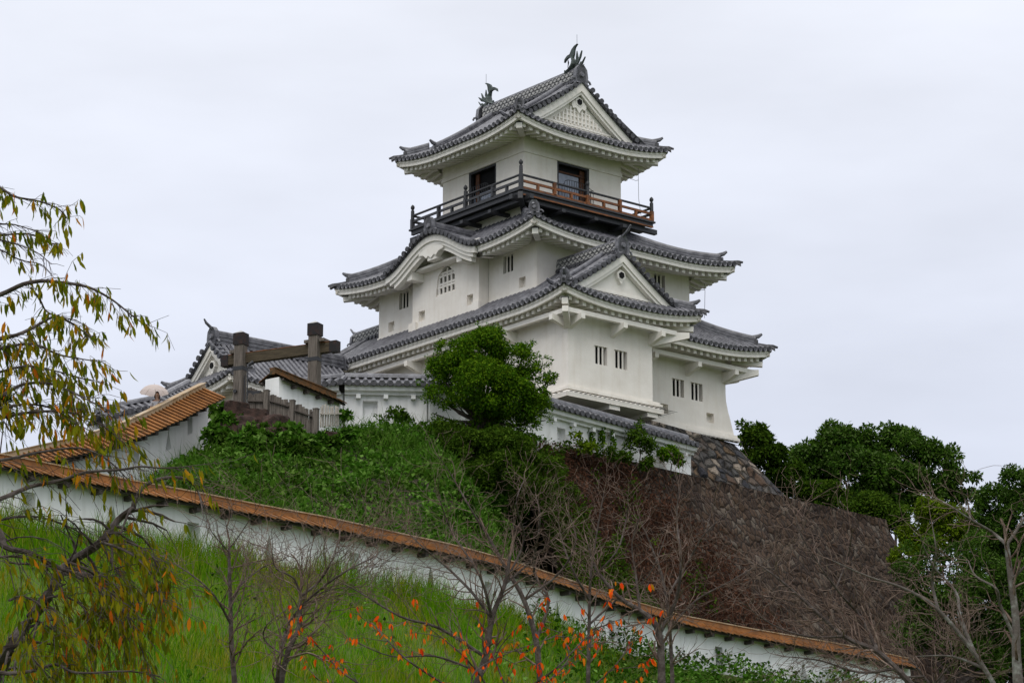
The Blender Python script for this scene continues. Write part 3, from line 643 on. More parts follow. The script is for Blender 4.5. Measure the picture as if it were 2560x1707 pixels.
# purlin and brackets under the lowest eaves, and the hip rafters
b = MB()
b.box(-.55, -.38, -.6, 15.2, 2.72, 2.90); b.box(-.5, 5.2, -.62, -.45, 2.72, 2.90); b.box(6.2, 11.9, 1.92, 2.08, 2.72, 2.90); b.box(11.3, 11.46, 2.1, 15, 2.72, 2.9)
def bracket(p, d, ln, wd=.2, h=.36):
    p, d = Vector(p), Vector(d).normalized(); a = Vector((d.y, -d.x, 0)) * wd / 2
    pr = [(0, 0), (ln, 0), (ln, -.22), (0, -h - .1)]
    A = [p + d * x + a + Vector((0, 0, z)) for x, z in pr]; B = [p + d * x - a + Vector((0, 0, z)) for x, z in pr]
    b.poly(A); b.poly(B[::-1]); [b.poly([A[i], A[(i + 1) % 4], B[(i + 1) % 4], B[i]]) for i in range(4)]
for v in (.1, 3.2, 6.3, 9.4, 12.5): bracket((0, v, 2.72), (-1, 0, 0), .78)
for u in (.1, 2.3, 4.3): bracket((u, 0, 2.72), (0, -1, 0), .82)
for u in (6.3, 8.7, 10.8): bracket((u, 2.6, 2.72), (0, -1, 0), .82)
bracket((4.41, .3, 2.72), (1, 0, 0), 1.2); bracket((10.9, 2.8, 2.72), (1, 0, 0), .9)
bracket((0, 0, 2.85), (-1, -1, 0), 1.15, .24, .5); bracket((4.41, 0, 2.85), (1.6, -1, 0), 1.5, .24, .5); bracket((10.9, 2.6, 2.85), (1.2, -1, 0), 1.4, .24, .5)
b.build('bracket_beams', ['trim'], wall1)

def hip_beam(mb, cx, cy, dx, dy, z, ln):   # square-ended hip rafter showing under each corner
    n = math.hypot(dx, dy); d = Vector((dx / n, dy / n, 0)); p = Vector((cx, cy, z))
    mb.bar(p - d * .02, p + d * ln * .8 + Vector((0, 0, .12)), .24, .24)
    mb.bar(p - d * .03 + Vector((0, 0, .13)), p + d * .3 + Vector((0, 0, .13)), .30, .05, m=1)
for a_ in ((ue + .28, ve + .28, 1, 1, 3.12, 1.3), (ue1 - .28, ve + .28, -1, 1, 3.12, 1.6), (ure - .28, vm + .28, -1, 1, 3.12, 1.6)): b = MB(); hip_beam(b, *a_); b.build('hip_rafter', ['trim', 'metal_black'], rf1)

# --- middle roof with its undulating gable on the left face
a0, b0, a1, b1 = .12, 2.17, 11.25, 15.78; Z2 = 7.11
TuL, TvL, TuR, TvB = U3 - a0, V3 - b0, a1 - U3b, b1 - V3b
h2 = slope(1.93, .78); cr2 = [(a0, b0), (a1, b0), (a0, b1), (a1, b1)]
z2 = lambda f, x, y: Z2 + h2(f) + lift(x, y, cr2, .36, 3.4)
kc, kh, Hk = 8.95, 3.15, 1.17
def zk(y):
    q = min(1, abs(y - kc) / kh); f = .5 + .5 * math.cos(math.pi * q); return Z2 + Hk * (f ** .92) - .02
def k_start(s):     # where the main slope emerges from under the undulating gable
    if abs(s - kc) >= kh: return 0.
    d = zk(s) - Z2
    if d < .03: return 0.
    lo, hi = 0., TuL
    for _ in range(25):
        mid = (lo + hi) / 2
        if Z2 + h2(mid / TuL) < zk(s) - .04: lo = mid
        else: hi = mid
    return lo
tl, tr = MB(), MB()
hl = lambda s: min(TuL, (s - b0) * TuL / TvL, (b1 - s) * TuL / TvB)
roof_side(tl, tr, (a0, 0), (0, 1), (1, 0), b0, b1, lambda s, t: z2(t / TuL, a0 + t, s), hl, ts=lambda s: min(k_start(s), hl(s)), wall_t=1.42, raft=.34, skip=lambda s: abs(s - kc) < kh - .12)
roof_side(tl, tr, (0, b0), (1, 0), (0, 1), a0, a1, lambda s, t: z2(t / TvL, s, b0 + t), lambda s: min(TvL, (s - a0) * TvL / TuL, (a1 - s) * TvL / TuR), wall_t=1.5, raft=.38)
roof_side(tl, tr, (a1, 0), (0, 1), (-1, 0), b0, b1, lambda s, t: z2(t / TuR, a1 - t, s), lambda s: min(TuR, (s - b0) * TuR / TvL, (b1 - s) * TuR / TvB), wall_t=1.42, raft=.38)
roof_side(tl, tr, (0, b1), (1, 0), (0, -1), a0, a1, lambda s, t: z2(t / TvB, s, b1 - t), lambda s: min(TvB, (s - a0) * TvB / TuL, (a1 - s) * TvB / TuR), wall_t=1.5, raft=.4)
rf2 = tl.build('roof', ['tile', 'tile_dark'], keep); tr.build('eaves', ['trim'], rf2)
for cx, cy, tx, ty, k1, tv_ in ((a0, b0, TuL, TvL, .97, (-1, -1)), (a1, b0, -TuR, TvL, .97, (1, -1)), (a0, b1, TuL, -TvB, .97, (-1, 1))):
    zf = lambda d, x, y: z2(d, x, y)
    ridge('hip_ridge', hip_path(cx, cy, tx, ty, k1, .13, zf), rf2, .26, .34, tip=dia(tx * -1, ty * -1))
    q = MB(); q.sweep(hip_path(cx, cy, tx, ty, .2, -.04, zf, 6), [(-.1, 0), (.1, 0), (.08, .13), (-.08, .13)]); e_ = hip_path(cx, cy, tx, ty, .02, -.06, zf, 2); q.tube([(p[0], p[1], p[2] + .08 + .06 * i) for i, p in enumerate(e_)], [.08, .07, .045], 6); q.build('corner_tile', ['tile_dark'], rf2)
for cx, cy, dx, dy in ((a0, b0, 1, 1), (a1, b0, -1, 1), (a0, b1, 1, -1)): b = MB(); hip_beam(b, cx + .3 * dx, cy + .3 * dy, dx, dy, Z2 - .22, 1.7); b.build('hip_rafter', ['trim', 'metal_black'], rf2)
onigawara('ridge_end_tile', (a0 + .32, b0 + .38, z2(.1, a0, b0) + .02), (-1, -1, 0), rf2, .7)
# undulating gable: tiles run with the curve, courses stacked from front to back
kt, kf = MB(), MB(); YS = [kc - kh + 2 * kh * i / 60 for i in range(61)]; nco = 11
kt.grid([[(x, y, zk(y)) for y in YS] for x in (a0 - .12, a0 + 3.2)])
for i in range(nco):
    x = a0 + .22 + i * .27
    kt.sweep([(x, y, zk(y)) for y in YS], [(.085 * math.cos(t), .09 * math.sin(t) + .01) for t in (0, .63, 1.26, 1.88, 2.51, 3.14)], side=(1, 0, 0), cap=False)
s_acc, last = 0, None
for i in range(400):
    y = kc - kh + 2 * kh * i / 399; p = Vector((0, y, zk(y)))
    if last is None or (p - last).length > .275:
        last = p; kt.tube([(a0 - .2, y, zk(y) + .03), (a0 + .28, y, zk(y) + .05)], .085, 8, 0); kt.tube([(a0 - .23, y, zk(y) + .03), (a0 - .13, y, zk(y) + .03)], .115, 8, 1)
kt.grid([[(a0 - .1, y, zk(y) + .01) for y in YS], [(a0 - .1, y, zk(y) - .1) for y in YS], [(a0, y, zk(y) - .1) for y in YS]], 1)
def kb_(y): return .34 + .20 * (.5 + .5 * math.cos(math.pi * min(1, abs(y - kc) / kh))) * 0 + .16 * (1 - math.exp(-((abs(abs(y - kc) - kh * .62)) / .5) ** 2) * 0)
for x0, x1, t0, t1 in ((a0 - .05, a0 + .12, .09, .36), (a0 + .02, a0 + .2, .33, .52), (a0 + .10, a0 + .34, .5, .72)):
    ys = [y for y in YS if abs(y - kc) <= kh - .05 - (t1 - .36) * 1.1]
    kf.grid([[(x0, y, zk(y) - t0) for y in ys], [(x0, y, zk(y) - t1) for y in ys], [(x1, y, zk(y) - t1) for y in ys]])
    for y in (ys[0], ys[-1]): kf.poly([(x0, y, zk(y) - t0), (x1, y, zk(y) - t0), (x1, y, zk(y) - t1), (x0, y, zk(y) - t1)])
kf.grid([[(a0 + .3, y, zk(y) - .5) for y in YS], [(1.05, y, zk(y) - .42) for y in YS]])
ku = kt.build('undulating_gable', ['tile', 'tile_dark'], rf2)
kf.build('bargeboard', ['trim'], ku)
g = MB(); zc = zk(kc) - .62; k = [(0, -.42), (.2, -.3), (.32, -.38), (.52, -.22), (.86, -.16), (.7, .02), (.3, .1), (-.3, .1), (-.7, .02), (-.86, -.16), (-.52, -.22), (-.32, -.38), (-.2, -.3)]
A = [(a0 + .02, kc + x, zc + z) for x, z in k]; B = [(a0 + .3, kc + x, zc + z) for x, z in k]
g.poly(A[::-1]); [g.poly([A[i], A[(i + 1) % len(A)], B[(i + 1) % len(A)], B[i]]) for i in range(len(A))]
for y in (7.3, 10.7): g.box(.35, 1.0, y - .17, y + .17, zk(y) - .95, zk(y) - .6)
g.box(.2, 1.0, kc - .3, kc + .3, zc - .5, zc - .1); g.box(.55, 1.0, 6.85, 11.25, 7.02, 7.12)
g.build('gable_pendant', ['trim'], ku)
ridge('gable_ridge', [(a0 - .0, kc, zk(kc) - .02), (1.5, kc, zk(kc) - .02), (2.9, kc, zk(kc) - .02)], ku, .34, .46)
onigawara('ridge_end_tile', (a0 - .05, kc, zk(kc) - .02), (-1, 0, 0), ku, .9)

# --- balcony
bu0, bv0, bu1, bv1 = 1.95, 5.24, 9.48, 12.89; zfl = 9.74
b = MB()
b.box(bu0, bu1, bv0, V3 - .01, zfl - .07, zfl); b.box(bu0, U3 - .01, V3 - .01, bv1, zfl - .07, zfl); b.box(U3b + .01, bu1, V3 - .01, bv1, zfl - .07, zfl); b.box(U3 - .01, U3b + .01, V3b + .01, bv1, zfl - .07, zfl)
b.box(bu0 + .08, bu0 + .2, bv0 + .08, bv1 - .08, zfl - .26, zfl - .075, 0); b.box(bu0 + .2, bu1 - .08, bv0 + .08, bv0 + .2, zfl - .26, zfl - .075, 0); b.box(bu0 + .2, bu1 - .08, bv0 + .06, bv0 + .08, zfl - .27, zfl - .21, 1); b.box(U3 + .02, U3b - .02, V3 - .09, V3 - .04, 8.3, zfl - .08, 0)
for z, o_, mm in ((zfl - .45, .30, 0),): b.box(bu0 + o_, bu0 + o_ + .2, bv0 - .25, bv1 + .3, z, z + .2, 0); b.box(bu0 - .25, bu1 + .3, bv0 + o_ - .06, bv0 + o_ + .14, z - .01, z + .19, 0)
for v in (7.2, 9.1, 11.0): b.box(bu0 - .0, U3, v, v + .2, zfl - .6, zfl - .46)
for u in (4.2, 6.0, 7.6): b.box(u, u + .2, bv0, V3, zfl - .6, zfl - .46)
b.bar((bu0 - .1, bv0 - .1, zfl - .36), (U3, V3, zfl - .55), .2, .3)
b.poly([(bu0 + .3, bv0 + .3, zfl - .3), (bu0 + .3, bv1, zfl - .3), (U3, bv1, zfl - .3), (U3, V3, zfl - .3)]); b.poly([(bu0 + .3, bv0 + .3, zfl - .3), (bu1, bv0 + .3, zfl - .3), (bu1, V3, zfl - .3), (U3, V3, zfl - .3)])
bal = b.build('balcony', ['black_wood', 'red_wood'], keep)
def post(mb, u, v, ht, red=False):
    mb.box(u - .075, u + .075, v - .075, v + .075, zfl, zfl + ht * .55, 1 if red else 0); mb.tube([(u, v, zfl + ht * .55), (u, v, zfl + ht)], [.085, .08], 8)
    mb.tube([(u, v, zfl + ht), (u, v, zfl + ht + .05), (u, v, zfl + ht + .10), (u, v, zfl + ht + .16), (u, v, zfl + ht + .22), (u, v, zfl + ht + .28)], [.05, .05, .085, .095, .07, .01], 8)
def rail(name, p, q, red, mids):
    p, q = Vector(p), Vector(q); mb = MB(); r = 1 if red else 0; d = (q - p); L_ = d.length; d.normalize()
    mb.tube([p + Vector((0, 0, .62)), q + Vector((0, 0, .62))], .05, 8, 0)
    mb.bar(p + Vector((0, 0, .36)), q + Vector((0, 0, .36)), .07, .10, m=r); mb.bar(p + Vector((0, 0, .06)), q + Vector((0, 0, .06)), .09, .11, m=r)
    n = 8
    for i in range(1, n):
        c = p + d * (L_ * i / n)
        if i % 2: mb.bar(c + Vector((0, 0, .1)), c + Vector((0, 0, .34)), .12, .09, d, r)
        elif i != 4: mb.bar(c + Vector((0, 0, .1)), c + Vector((0, 0, .60)), .15, .12, d, r); mb.tube([c + Vector((0, 0, .55)), c + Vector((0, 0, .6))], .1, 8, r)
    return mb.build(name, ['black_wood', 'red_wood'], bal)
ir, iv = bu0 + .12, bv0 + .12
rail('railing', (ir, iv, zfl), (ir, bv1 - .12, zfl), False, 0); rail('railing', (ir, iv, zfl), (bu1 - .12, iv, zfl), True, 0)
rail('railing', (bu1 - .12, iv, zfl), (bu1 - .12, bv1 - .12, zfl), False, 0); rail('railing', (ir, bv1 - .12, zfl), (bu1 - .12, bv1 - .12, zfl), False, 0)
for (u, v, h_, rd) in ((ir, iv, 1.0, False), (ir, bv1 - .12, .85, False), (bu1 - .12, iv, .85, True), (bu1 - .12, bv1 - .12, .85, False), (ir, (iv + bv1 - .12) / 2, .82, False), ((ir + bu1 - .12) / 2, iv, .82, True)):
    q = MB(); post(q, u, v, h_, rd); q.build('railing_post', ['black_wood', 'red_wood'], bal)

# --- top roof
c0, e0, c1, e1 = 1.52, 4.87, 9.88, 13.33; Z3 = 12.61; uc = 5.7; TU = uc - c0
h3 = slope(2.80, .80); cr3 = [(c0, e0), (c1, e0), (c0, e1), (c1, e1)]
z3 = lambda f, x, y: Z3 + h3(f) + lift(x, y, cr3, .38, 3.0)
vg, vv, vgb, vvb = 5.98, 5.62, 12.2, 12.55
tl, tr = MB(), MB()
def te3(s):
    if s < vv: return min(TU, s - e0)
    if s > vvb: return min(TU, e1 - s)
    return TU
roof_side(tl, tr, (c0, 0), (0, 1), (1, 0), e0, e1, lambda s, t: z3(t / TU, c0 + t, s), te3, wall_t=1.5, raft=.34, K_=10)
roof_side(tl, tr, (c1, 0), (0, 1), (-1, 0), e0, e1, lambda s, t: z3(t / TU, c1 - t, s), te3, wall_t=1.5, raft=.38, K_=10)
roof_side(tl, tr, (0, e0), (1, 0), (0, 1), c0, c1, lambda s, t: z3(t / TU, s, e0 + t), lambda s: min(s - c0, c1 - s, vg - e0), wall_t=1.45, raft=.38)
roof_side(tl, tr, (0, e1), (1, 0), (0, -1), c0, c1, lambda s, t: z3(t / TU, s, e1 - t), lambda s: min(s - c0, c1 - s, e1 - vgb), wall_t=1.45, raft=.38)
verge3 = lambda x: Z3 + h3((TU - x) / TU)
verge_tiles(tl, verge3, uc, TU - (vv - e0), vv, 1); verge_tiles(tl, verge3, uc, TU - (e1 - vvb), vvb, -1)
rf3 = tl.build('roof', ['tile', 'tile_dark'], keep); tr.build('eaves', ['trim'], rf3)
gable_end(rf3, verge3, uc, TU - 1.18, vv, vg, 1, True, thick=.40); gable_end(rf3, verge3, uc, TU - 1.18, vvb, vgb, -1, False)
zt3 = lambda d, x, y: z3(d / TU, x, y)
b = MB()
for cx, cy, dx, dy in ((c0, e0, 1, 1), (c1, e0, -1, 1), (c0, e1, 1, -1), (c1, e1, -1, -1)):
    ridge('hip_ridge', hip_path(cx, cy, dx, dy, 1.05 if (cx, cy) != (c0, e0) else .8, .32, zt3), rf3, .24, .32, tip=dia(-dx, -dy))
    q = MB(); q.sweep(hip_path(cx, cy, dx, dy, .5, -.12, zt3, 6), [(-.1, 0), (.1, 0), (.08, .13), (-.08, .13)]); e_ = hip_path(cx, cy, dx, dy, .1, -.2, zt3, 2); q.tube([(p[0], p[1], p[2] + .08 + .06 * i) for i, p in enumerate(e_)], [.08, .07, .045], 6); q.build('corner_tile', ['tile_dark'], rf3)
    b = MB(); hip_beam(b, cx + .3 * dx, cy + .3 * dy, dx, dy, Z3 - .20, 1.8); b.build('hip_rafter', ['trim', 'metal_black'], rf3)
onigawara('ridge_end_tile', (c0 + .3, e0 + .3, zt3(.3, c0, e0)), (-1, -1, 0), rf3, .62)
ridge('main_ridge', [(uc, y, verge3(0) - .06) for y in (vv + .3, 7, 8.5, 10, vvb - .3)], rf3, .36, .62, lat=True)
onigawara('ridge_end_tile', (uc, vv + .12, verge3(0) - .12), (0, -1, 0), rf3, 1.05); onigawara('ridge_end_tile', (uc, vvb - .12, verge3(0) - .12), (0, 1, 0), rf3, 1.05)
for side in (-1, 1):
    descending(verge3, uc, .3, TU - .75, vv + 1.05, rf3, side); descending(verge3, uc, .3, TU - .75, vvb - 1.05, rf3, side)
def shachi(y, sgn):
    """dolphin-like ridge fish: head down on the ridge, body curling up, forked tail and spread fins"""
    b = MB(); zb = verge3(0) + .50
    zs_ = .78
    ctr = [(0, .42, .05), (0, .28, .14), (0, .08, .26), (0, -.06, .48), (0, -.06, .72), (0, .02, .92), (0, .10, 1.06)]
    rad = [.13, .21, .22, .19, .14, .10, .06]; n = 10; rings = []
    for (x, s, z), r_ in zip(ctr, rad): rings.append([(uc + r_ * .8 * math.cos(2 * math.pi * k / n), y + sgn * s + r_ * .55 * math.sin(2 * math.pi * k / n), zb + z + (r_ * .5 * math.sin(2 * math.pi * k / n) if z < .2 else 0)) for k in range(n + 1)])
    b.grid(rings); b.poly(rings[0][:-1]); b.poly(rings[-1][:-1])
    def fin(pts, th=.04):
        A = [(uc + th, y + sgn * s, zb + z) for s, z in pts]; B = [(uc - th, y + sgn * s, zb + z) for s, z in pts]
        b.poly(A); b.poly(B[::-1]); [b.poly([A[i], A[(i + 1) % len(A)], B[(i + 1) % len(A)], B[i]]) for i in range(len(A))]
    fin([(-.03, .85), (.02, .86), (.10, .98), (.22, 1.02), (.38, .96), (.50, .82), (.47, 1.0), (.38, 1.1), (.3, 1.16), (.16, 1.18), (.10, 1.3), (.04, 1.42), (-.12, 1.56), (-.3, 1.62), (-.16, 1.46), (-.12, 1.3), (-.1, 1.1)])   # forked tail
    fin([(-.1, .35), (-.2, .3), (-.36, .52), (-.5, .8), (-.56, 1.12), (-.46, .92), (-.42, .78), (-.38, .82), (-.34, .68), (-.28, .74), (-.2, .6), (-.12, .62)], .03)
    fin([(-.1, .2), (-.2, .08), (-.42, .14), (-.6, .36), (-.76, .68), (-.62, .5), (-.56, .46), (-.5, .5), (-.42, .38), (-.32, .42), (-.2, .34)], .03)
    fin([(-.12, .5), (-.2, .62), (-.2, .9), (-.26, 1.22), (-.32, .9), (-.26, .7)], .02)
    for dx in (-.2, .2):   # pectoral fins standing off the body
        A = [(uc + dx * .8, y + sgn * .1, zb + .25), (uc + dx * 1.5, y - sgn * .12, zb + .35), (uc + dx * 1.9, y - sgn * .22, zb + .62), (uc + dx * 1.2, y - sgn * .1, zb + .5)]; b.poly(A); b.poly([(p[0], p[1] + .03, p[2]) for p in A][::-1])
    b.tube([(uc, y + sgn * .4, zb + .0), (uc, y + sgn * .5, zb + .03), (uc, y + sgn * .58, zb - .02)], [.13, .1, .05], 8)   # snout
    for dx in (-.1, .1): b.tube([(uc + dx, y + sgn * .33, zb + .2), (uc + dx, y + sgn * .38, zb + .3)], [.06, .02], 6)
    b.v = [(uc + (x - uc) * 1.25, y0 + (y_ - y0) * 1.08, zb + (z_ - zb) * zs_) for (x, y_, z_), y0 in ((p, y) for p in b.v)]
    o = b.build('ridge_fish', ['bronze'], rf3)
    q = MB(); q.tube([(uc, y - sgn * .28, zb + 1.2), (uc, y - sgn * .28, zb + 1.7)], .008, 4); q.build('lightning_rod', ['metal_black'], o)
shachi(vv + .62, 1); shachi(vvb - .62, -1)
# thin earthing cable from the eaves
q = MB(); q.tube([(U3b + .05, V3, 11.9), (U3b + .6, V3 - .3, 11.7), (U3b + .75, V3 - .3, 11.75)], .012, 4); q.tube([(U3b + .75, V3 - .3, 12.3), (U3b + .76, V3 - .3, 10.9), (U3b + .95, V3 - .3, 9.8)], .009, 4)
q.build('earthing_cable', ['metal_black'], keep); q = MB(); q.tube([(U2b + .02, V2_, 6.6), (U2b + .35, V2_ - .1, 6.45), (U2b + .8, V2_ - .1, 6.55)], .012, 4); q.tube([(U2b + .8, V2_ - .1, 6.9), (U2b + .82, V2_ - .1, 6.5), (U2b + .76, V2_ - .1, 5.3)], .009, 4); q.build('earthing_cable', ['metal_black'], keep)

# --- stone base under the keep: battered masonry, its own thing
def masonry(mb_v, rows, uvs): pass
def stone_sheet(name, grids, mat_name, parent=None, bulge=.12, sc_=1.4, seed=1, n_u=60, n_v=20):
    """each grid: bilinear patch of four corners (3-D) with its size in metres for UVs; surface pushed out stone by stone"""
    r_ = np.random.default_rng(seed); V, F, UV = [], [], []; off = 0
    for (P00, P10, P11, P01, Lu, Lv, nrm, u_off) in grids:
        nu, nv = max(4, int(Lu * 6)), max(4, int(Lv * 6))
        u = np.linspace(0, 1, nu + 1); v = np.linspace(0, 1, nv + 1); uu, vv_ = np.meshgrid(u, v)
        P = [np.array(p) for p in (P00, P10, P11, P01)]
        S = (1 - uu)[..., None] * (1 - vv_)[..., None] * P[0] + uu[..., None] * (1 - vv_)[..., None] * P[1] + uu[..., None] * vv_[..., None] * P[2] + (1 - uu)[..., None] * vv_[..., None] * P[3]
        # cells of random stones: nearest seed gives each stone its own set-back
        cs = r_.uniform(0, 1, (int(Lu * Lv * sc_ * sc_) + 4, 2)) * np.array([Lu, Lv]); dep = r_.uniform(-1, 1, len(cs))
        q = np.stack([uu * Lu, vv_ * Lv], -1).reshape(-1, 2)
        idx = np.array([np.argmin(((cs - a) ** 2).sum(1)) for a in q])
        edge = np.minimum(np.minimum(uu, 1 - uu), np.minimum(vv_, 1 - vv_)).reshape(-1)
        S = S.reshape(-1, 3) + np.array(nrm) * (dep[idx] * bulge * np.minimum(1, edge * 20))[:, None]
        ax_ = unit(P[1] - P[0]); S0 = (S - P[0]); uq = S0 @ ax_; vq = np.linalg.norm(S0 - uq[:, None] * ax_, axis=1)
        V.append(S); UV.append(np.stack([uq + u_off, vq], 1)); i = np.arange(nu * nv); a = i // nu * (nu + 1) + i % nu
        F.append(np.stack([a, a + 1, a + nu + 2, a + nu + 1], 1) + off); off += len(S)
    V, F, UV = np.concatenate(V), np.concatenate(F), np.concatenate(UV)
    o = np_obj(name, V, F, mat_name, parent); l = o.data.uv_layers.new(name='UVMap'); l.data.foreach_set('uv', UV[F.ravel()].astype(np.float32).ravel())
    return o
sb = [(11.45, 2.75), (13.1, 2.0)]
def kwp(u, v, z): return tuple(kw(u, v, z))
def kn(u, v): q = kw(u, v, 0) - kw(0, 0, 0); return tuple(q)
zt_, zb_ = -.2, -3.2
base = stone_sheet('stone_base', [
    (kwp(-1.2, -.6, zb_), kwp(13.9, 1.1, zb_), kwp(11.4, 2.72, zt_), kwp(.2, .75, zt_), 14., 3.4, kn(0, -1), 0),
    (kwp(-1.2, 15.5, zb_), kwp(-1.2, -.6, zb_), kwp(.2, .75, zt_), kwp(.2, 15.3, zt_), 15., 3.4, kn(-1, 0), 20),
    (kwp(13.9, 1.1, zb_), kwp(13.6, 15.5, zb_), kwp(11.4, 15.3, zt_), kwp(11.4, 2.72, zt_), 14., 3.4, kn(1, 0), 40)], 'stone_base', bulge=.09, sc_=1.5)
tag(base, 'battered base of mixed brown and grey stones under the white keep', 'stone base')
# ------------------------------------------------------------------ terrain
wall_px = [(-900, 1085), (-420, 1082), (0, 1134), (300, 1195), (507, 1233), (624, 1257), (810, 1291), (966, 1326), (1121, 1359), (1253, 1395), (1361, 1429), (1520, 1485), (1700, 1537), (1863, 1568), (2111, 1611), (2262, 1643), (2360, 1664), (2700, 1725)]
ZR = 13.57                                            # ridge height of the long wall, level all along
def level(px, py, z):
    r = at(px, py, 1.); return r * (z / r.z)
LW = [level(px, py, ZR) for px, py in wall_px]
lwx = np.array([p.x for p in LW]); lwy = np.array([p.y for p in LW])
edge_px = [(-700, 1560, 82), (-200, 1500, 86), (0, 1400, 88), (300, 1262, 90), (380, 1212, 90.5), (450, 1158, 91.3), (540, 1116, 92.2), (600, 1104, 92.0), (690, 1120, 91.8), (780, 1108, 92.4), (860, 1080, 95.6), (1000, 1070, 97.0), (1100, 1074, 97.6), (1250, 1086, 99.5), (1365, 1106, 101.6), (1500, 1136, 104), (1700, 1183, 107)]
EE = [at(*p) for p in edge_px]
exx = np.array([p.x for p in EE]); eyy = np.array([p.y for p in EE]); ezz = np.array([p.z for p in EE])
ZT = 23.4
RA, RB = level(1365, 1105, ZT), level(2215, 1298, ZT)           # top edge of the stone retaining wall
ra = np.array([RA.x, RA.y]); rd = np.array([RB.x - RA.x, RB.y - RA.y]); RL = float(np.hypot(*rd)); rd = rd / RL; rn = np.array([rd[1], -rd[0]])
def sstep(a, b, x): t = np.clip((x - a) / (b - a), 0, 1); return t * t * (3 - 2 * t)
def wave(x, y, s, ph=0): return np.sin(x * s + ph) * np.cos(y * s * .83 + ph * 1.7) + .5 * np.sin(x * s * 2.1 + y * s * 1.7 + ph)
def tz(x, y):
    x, y = np.asarray(x, float), np.asarray(y, float)
    yw = np.interp(x, lwx, lwy); ye, ze = np.interp(x, exx, eyy), np.interp(x, exx, ezz)
    front = 12.15 - np.where(yw - y < 22, .47 * (yw - y), 10.34 + .1 * (yw - y - 22)); front = np.maximum(front, -1.6 + .0 * x)
    t = np.clip((y - yw - .6) / np.maximum(ye - yw - .6, 1), 0, 1)
    hill = 11.9 + (ze - 11.9) * (.55 * t + .45 * t ** 1.9) + .22 * wave(x, y, .55) * np.sin(np.pi * t)
    along = (x - ra[0]) * rd[0] + (y - ra[1]) * rd[1]; d = (x - ra[0]) * rn[0] + (y - ra[1]) * rn[1]
    low = 11.9 + .03 * np.maximum(y - yw, 0)
    wr = sstep(-2.2, 3.2, x - .35 * np.clip(95 - y, 0, 20) * .12)
    back = hill * (1 - wr) + low * wr
    plat = np.minimum(ZT - .05 + .0 * x, np.where(y > ye, ze + .02 * (y - ye), 99))
    inside = ((d < -.6) & (along > -.5) & (along < RL - .6)) | ((y > ye) & (along <= .5) & (x > -16))
    z = np.where(y < yw, front, back); z = np.where((y > yw) & inside, np.where(along > -.5, ZT - .05, ze + .01 * np.clip(y - ye, 0, 20)), z)
    far = sstep(150, 320, y); z = z * (1 - far) - 2 * far
    z = np.where((y > yw) & (x > 17) & (along > RL - .6), low - .25 * np.clip(along - RL, 0, 30), z)
    return z
xs = np.concatenate([np.linspace(-900, -60, 12)[:-1], np.linspace(-60, -22, 20)[:-1], np.linspace(-22, 26, 170)[:-1], np.linspace(26, 80, 20)[:-1], np.linspace(80, 900, 12)])
ys = np.concatenate([np.linspace(-300, 20, 8)[:-1], np.linspace(20, 52, 24)[:-1], np.linspace(52, 125, 240)[:-1], np.linspace(125, 330, 30)[:-1], np.linspace(330, 2200, 10)])
gx, gy = np.meshgrid(xs, ys); gz = tz(gx, gy); nx, ny = len(xs), len(ys)
i = np.arange((nx - 1) * (ny - 1)); a = i // (nx - 1) * nx + i % (nx - 1)
ground = np_obj('ground', np.stack([gx, gy, gz], -1).reshape(-1, 3), np.stack([a, a + 1, a + nx + 1, a + nx], 1), ['grass_ground', 'soil'], mi=(gy.reshape(-1)[a] > np.interp(gx.reshape(-1)[a], lwx, lwy)).astype(int), smooth=True)
tag(ground, kind='structure')

# ------------------------------------------------------------------ big stone retaining wall
a3, n3 = Vector((rd[0], rd[1], 0)), Vector((rn[0], rn[1], 0)); H_ = 12.5
top0, top1 = RA - a3 * 2.0, RB.copy()
pro = [(0, 0), (.5, .10), (2.5, .95), (5, 2.2), (8, 3.9), (12.5, 6.9)]      # (drop, outward) batter, flaring to the foot
gr = []
for (d0, o0), (d1_, o1) in zip(pro, pro[1:]):
    t = lambda p, d, o: tuple(p + n3 * o + Vector((0, 0, -d)))
    e0_, e1_ = o0 * .62, o1 * .62
    gr.append((t(top0, d1_, o1), t(top1 + a3 * e1_, d1_, o1), t(top1 + a3 * e0_, d0, o0), t(top0, d0, o0), (top1 - top0).length, math.hypot(d1_ - d0, o1 - o0), tuple(n3), 0))
    nb = Vector((0, 0, 0)) - n3 * 18
    gr.append((t(top1 + a3 * e1_, d1_, o1), tuple(top1 + a3 * e1_ + nb + Vector((0, 0, -d1_))), tuple(top1 + a3 * e0_ + nb + Vector((0, 0, -d0))), t(top1 + a3 * e0_, d0, o0), 18, math.hypot(d1_ - d0, o1 - o0), tuple(a3), 60))
# keep the UVs continuous down the face
acc = 0; g2 = []
for k, g in enumerate(gr): g2.append(g)
gr = g2
ret = stone_sheet('retaining_wall', gr, 'stone_wall', bulge=.07, sc_=1.9, seed=4)
uvl = ret.data.uv_layers[0].data; co = np.empty(len(ret.data.vertices) * 3, np.float32); ret.data.vertices.foreach_get('co', co); co = co.reshape(-1, 3)
li = np.empty(len(ret.data.loops), np.int32); ret.data.loops.foreach_get('vertex_index', li); p = co[li]
uu = (p[:, 0] - ra[0]) * rd[0] + (p[:, 1] - ra[1]) * rd[1]; dd = (p[:, 0] - ra[0]) * rn[0] + (p[:, 1] - ra[1]) * rn[1]
uv = np.stack([uu + np.where(dd < -.3, -dd, 0) * 1.3, (ZT - p[:, 2]) * 1.15], 1); uvl.foreach_set('uv', uv.astype(np.float32).ravel())
tag(ret, 'huge battered retaining wall of dark brown stones below the keep', 'stone wall')

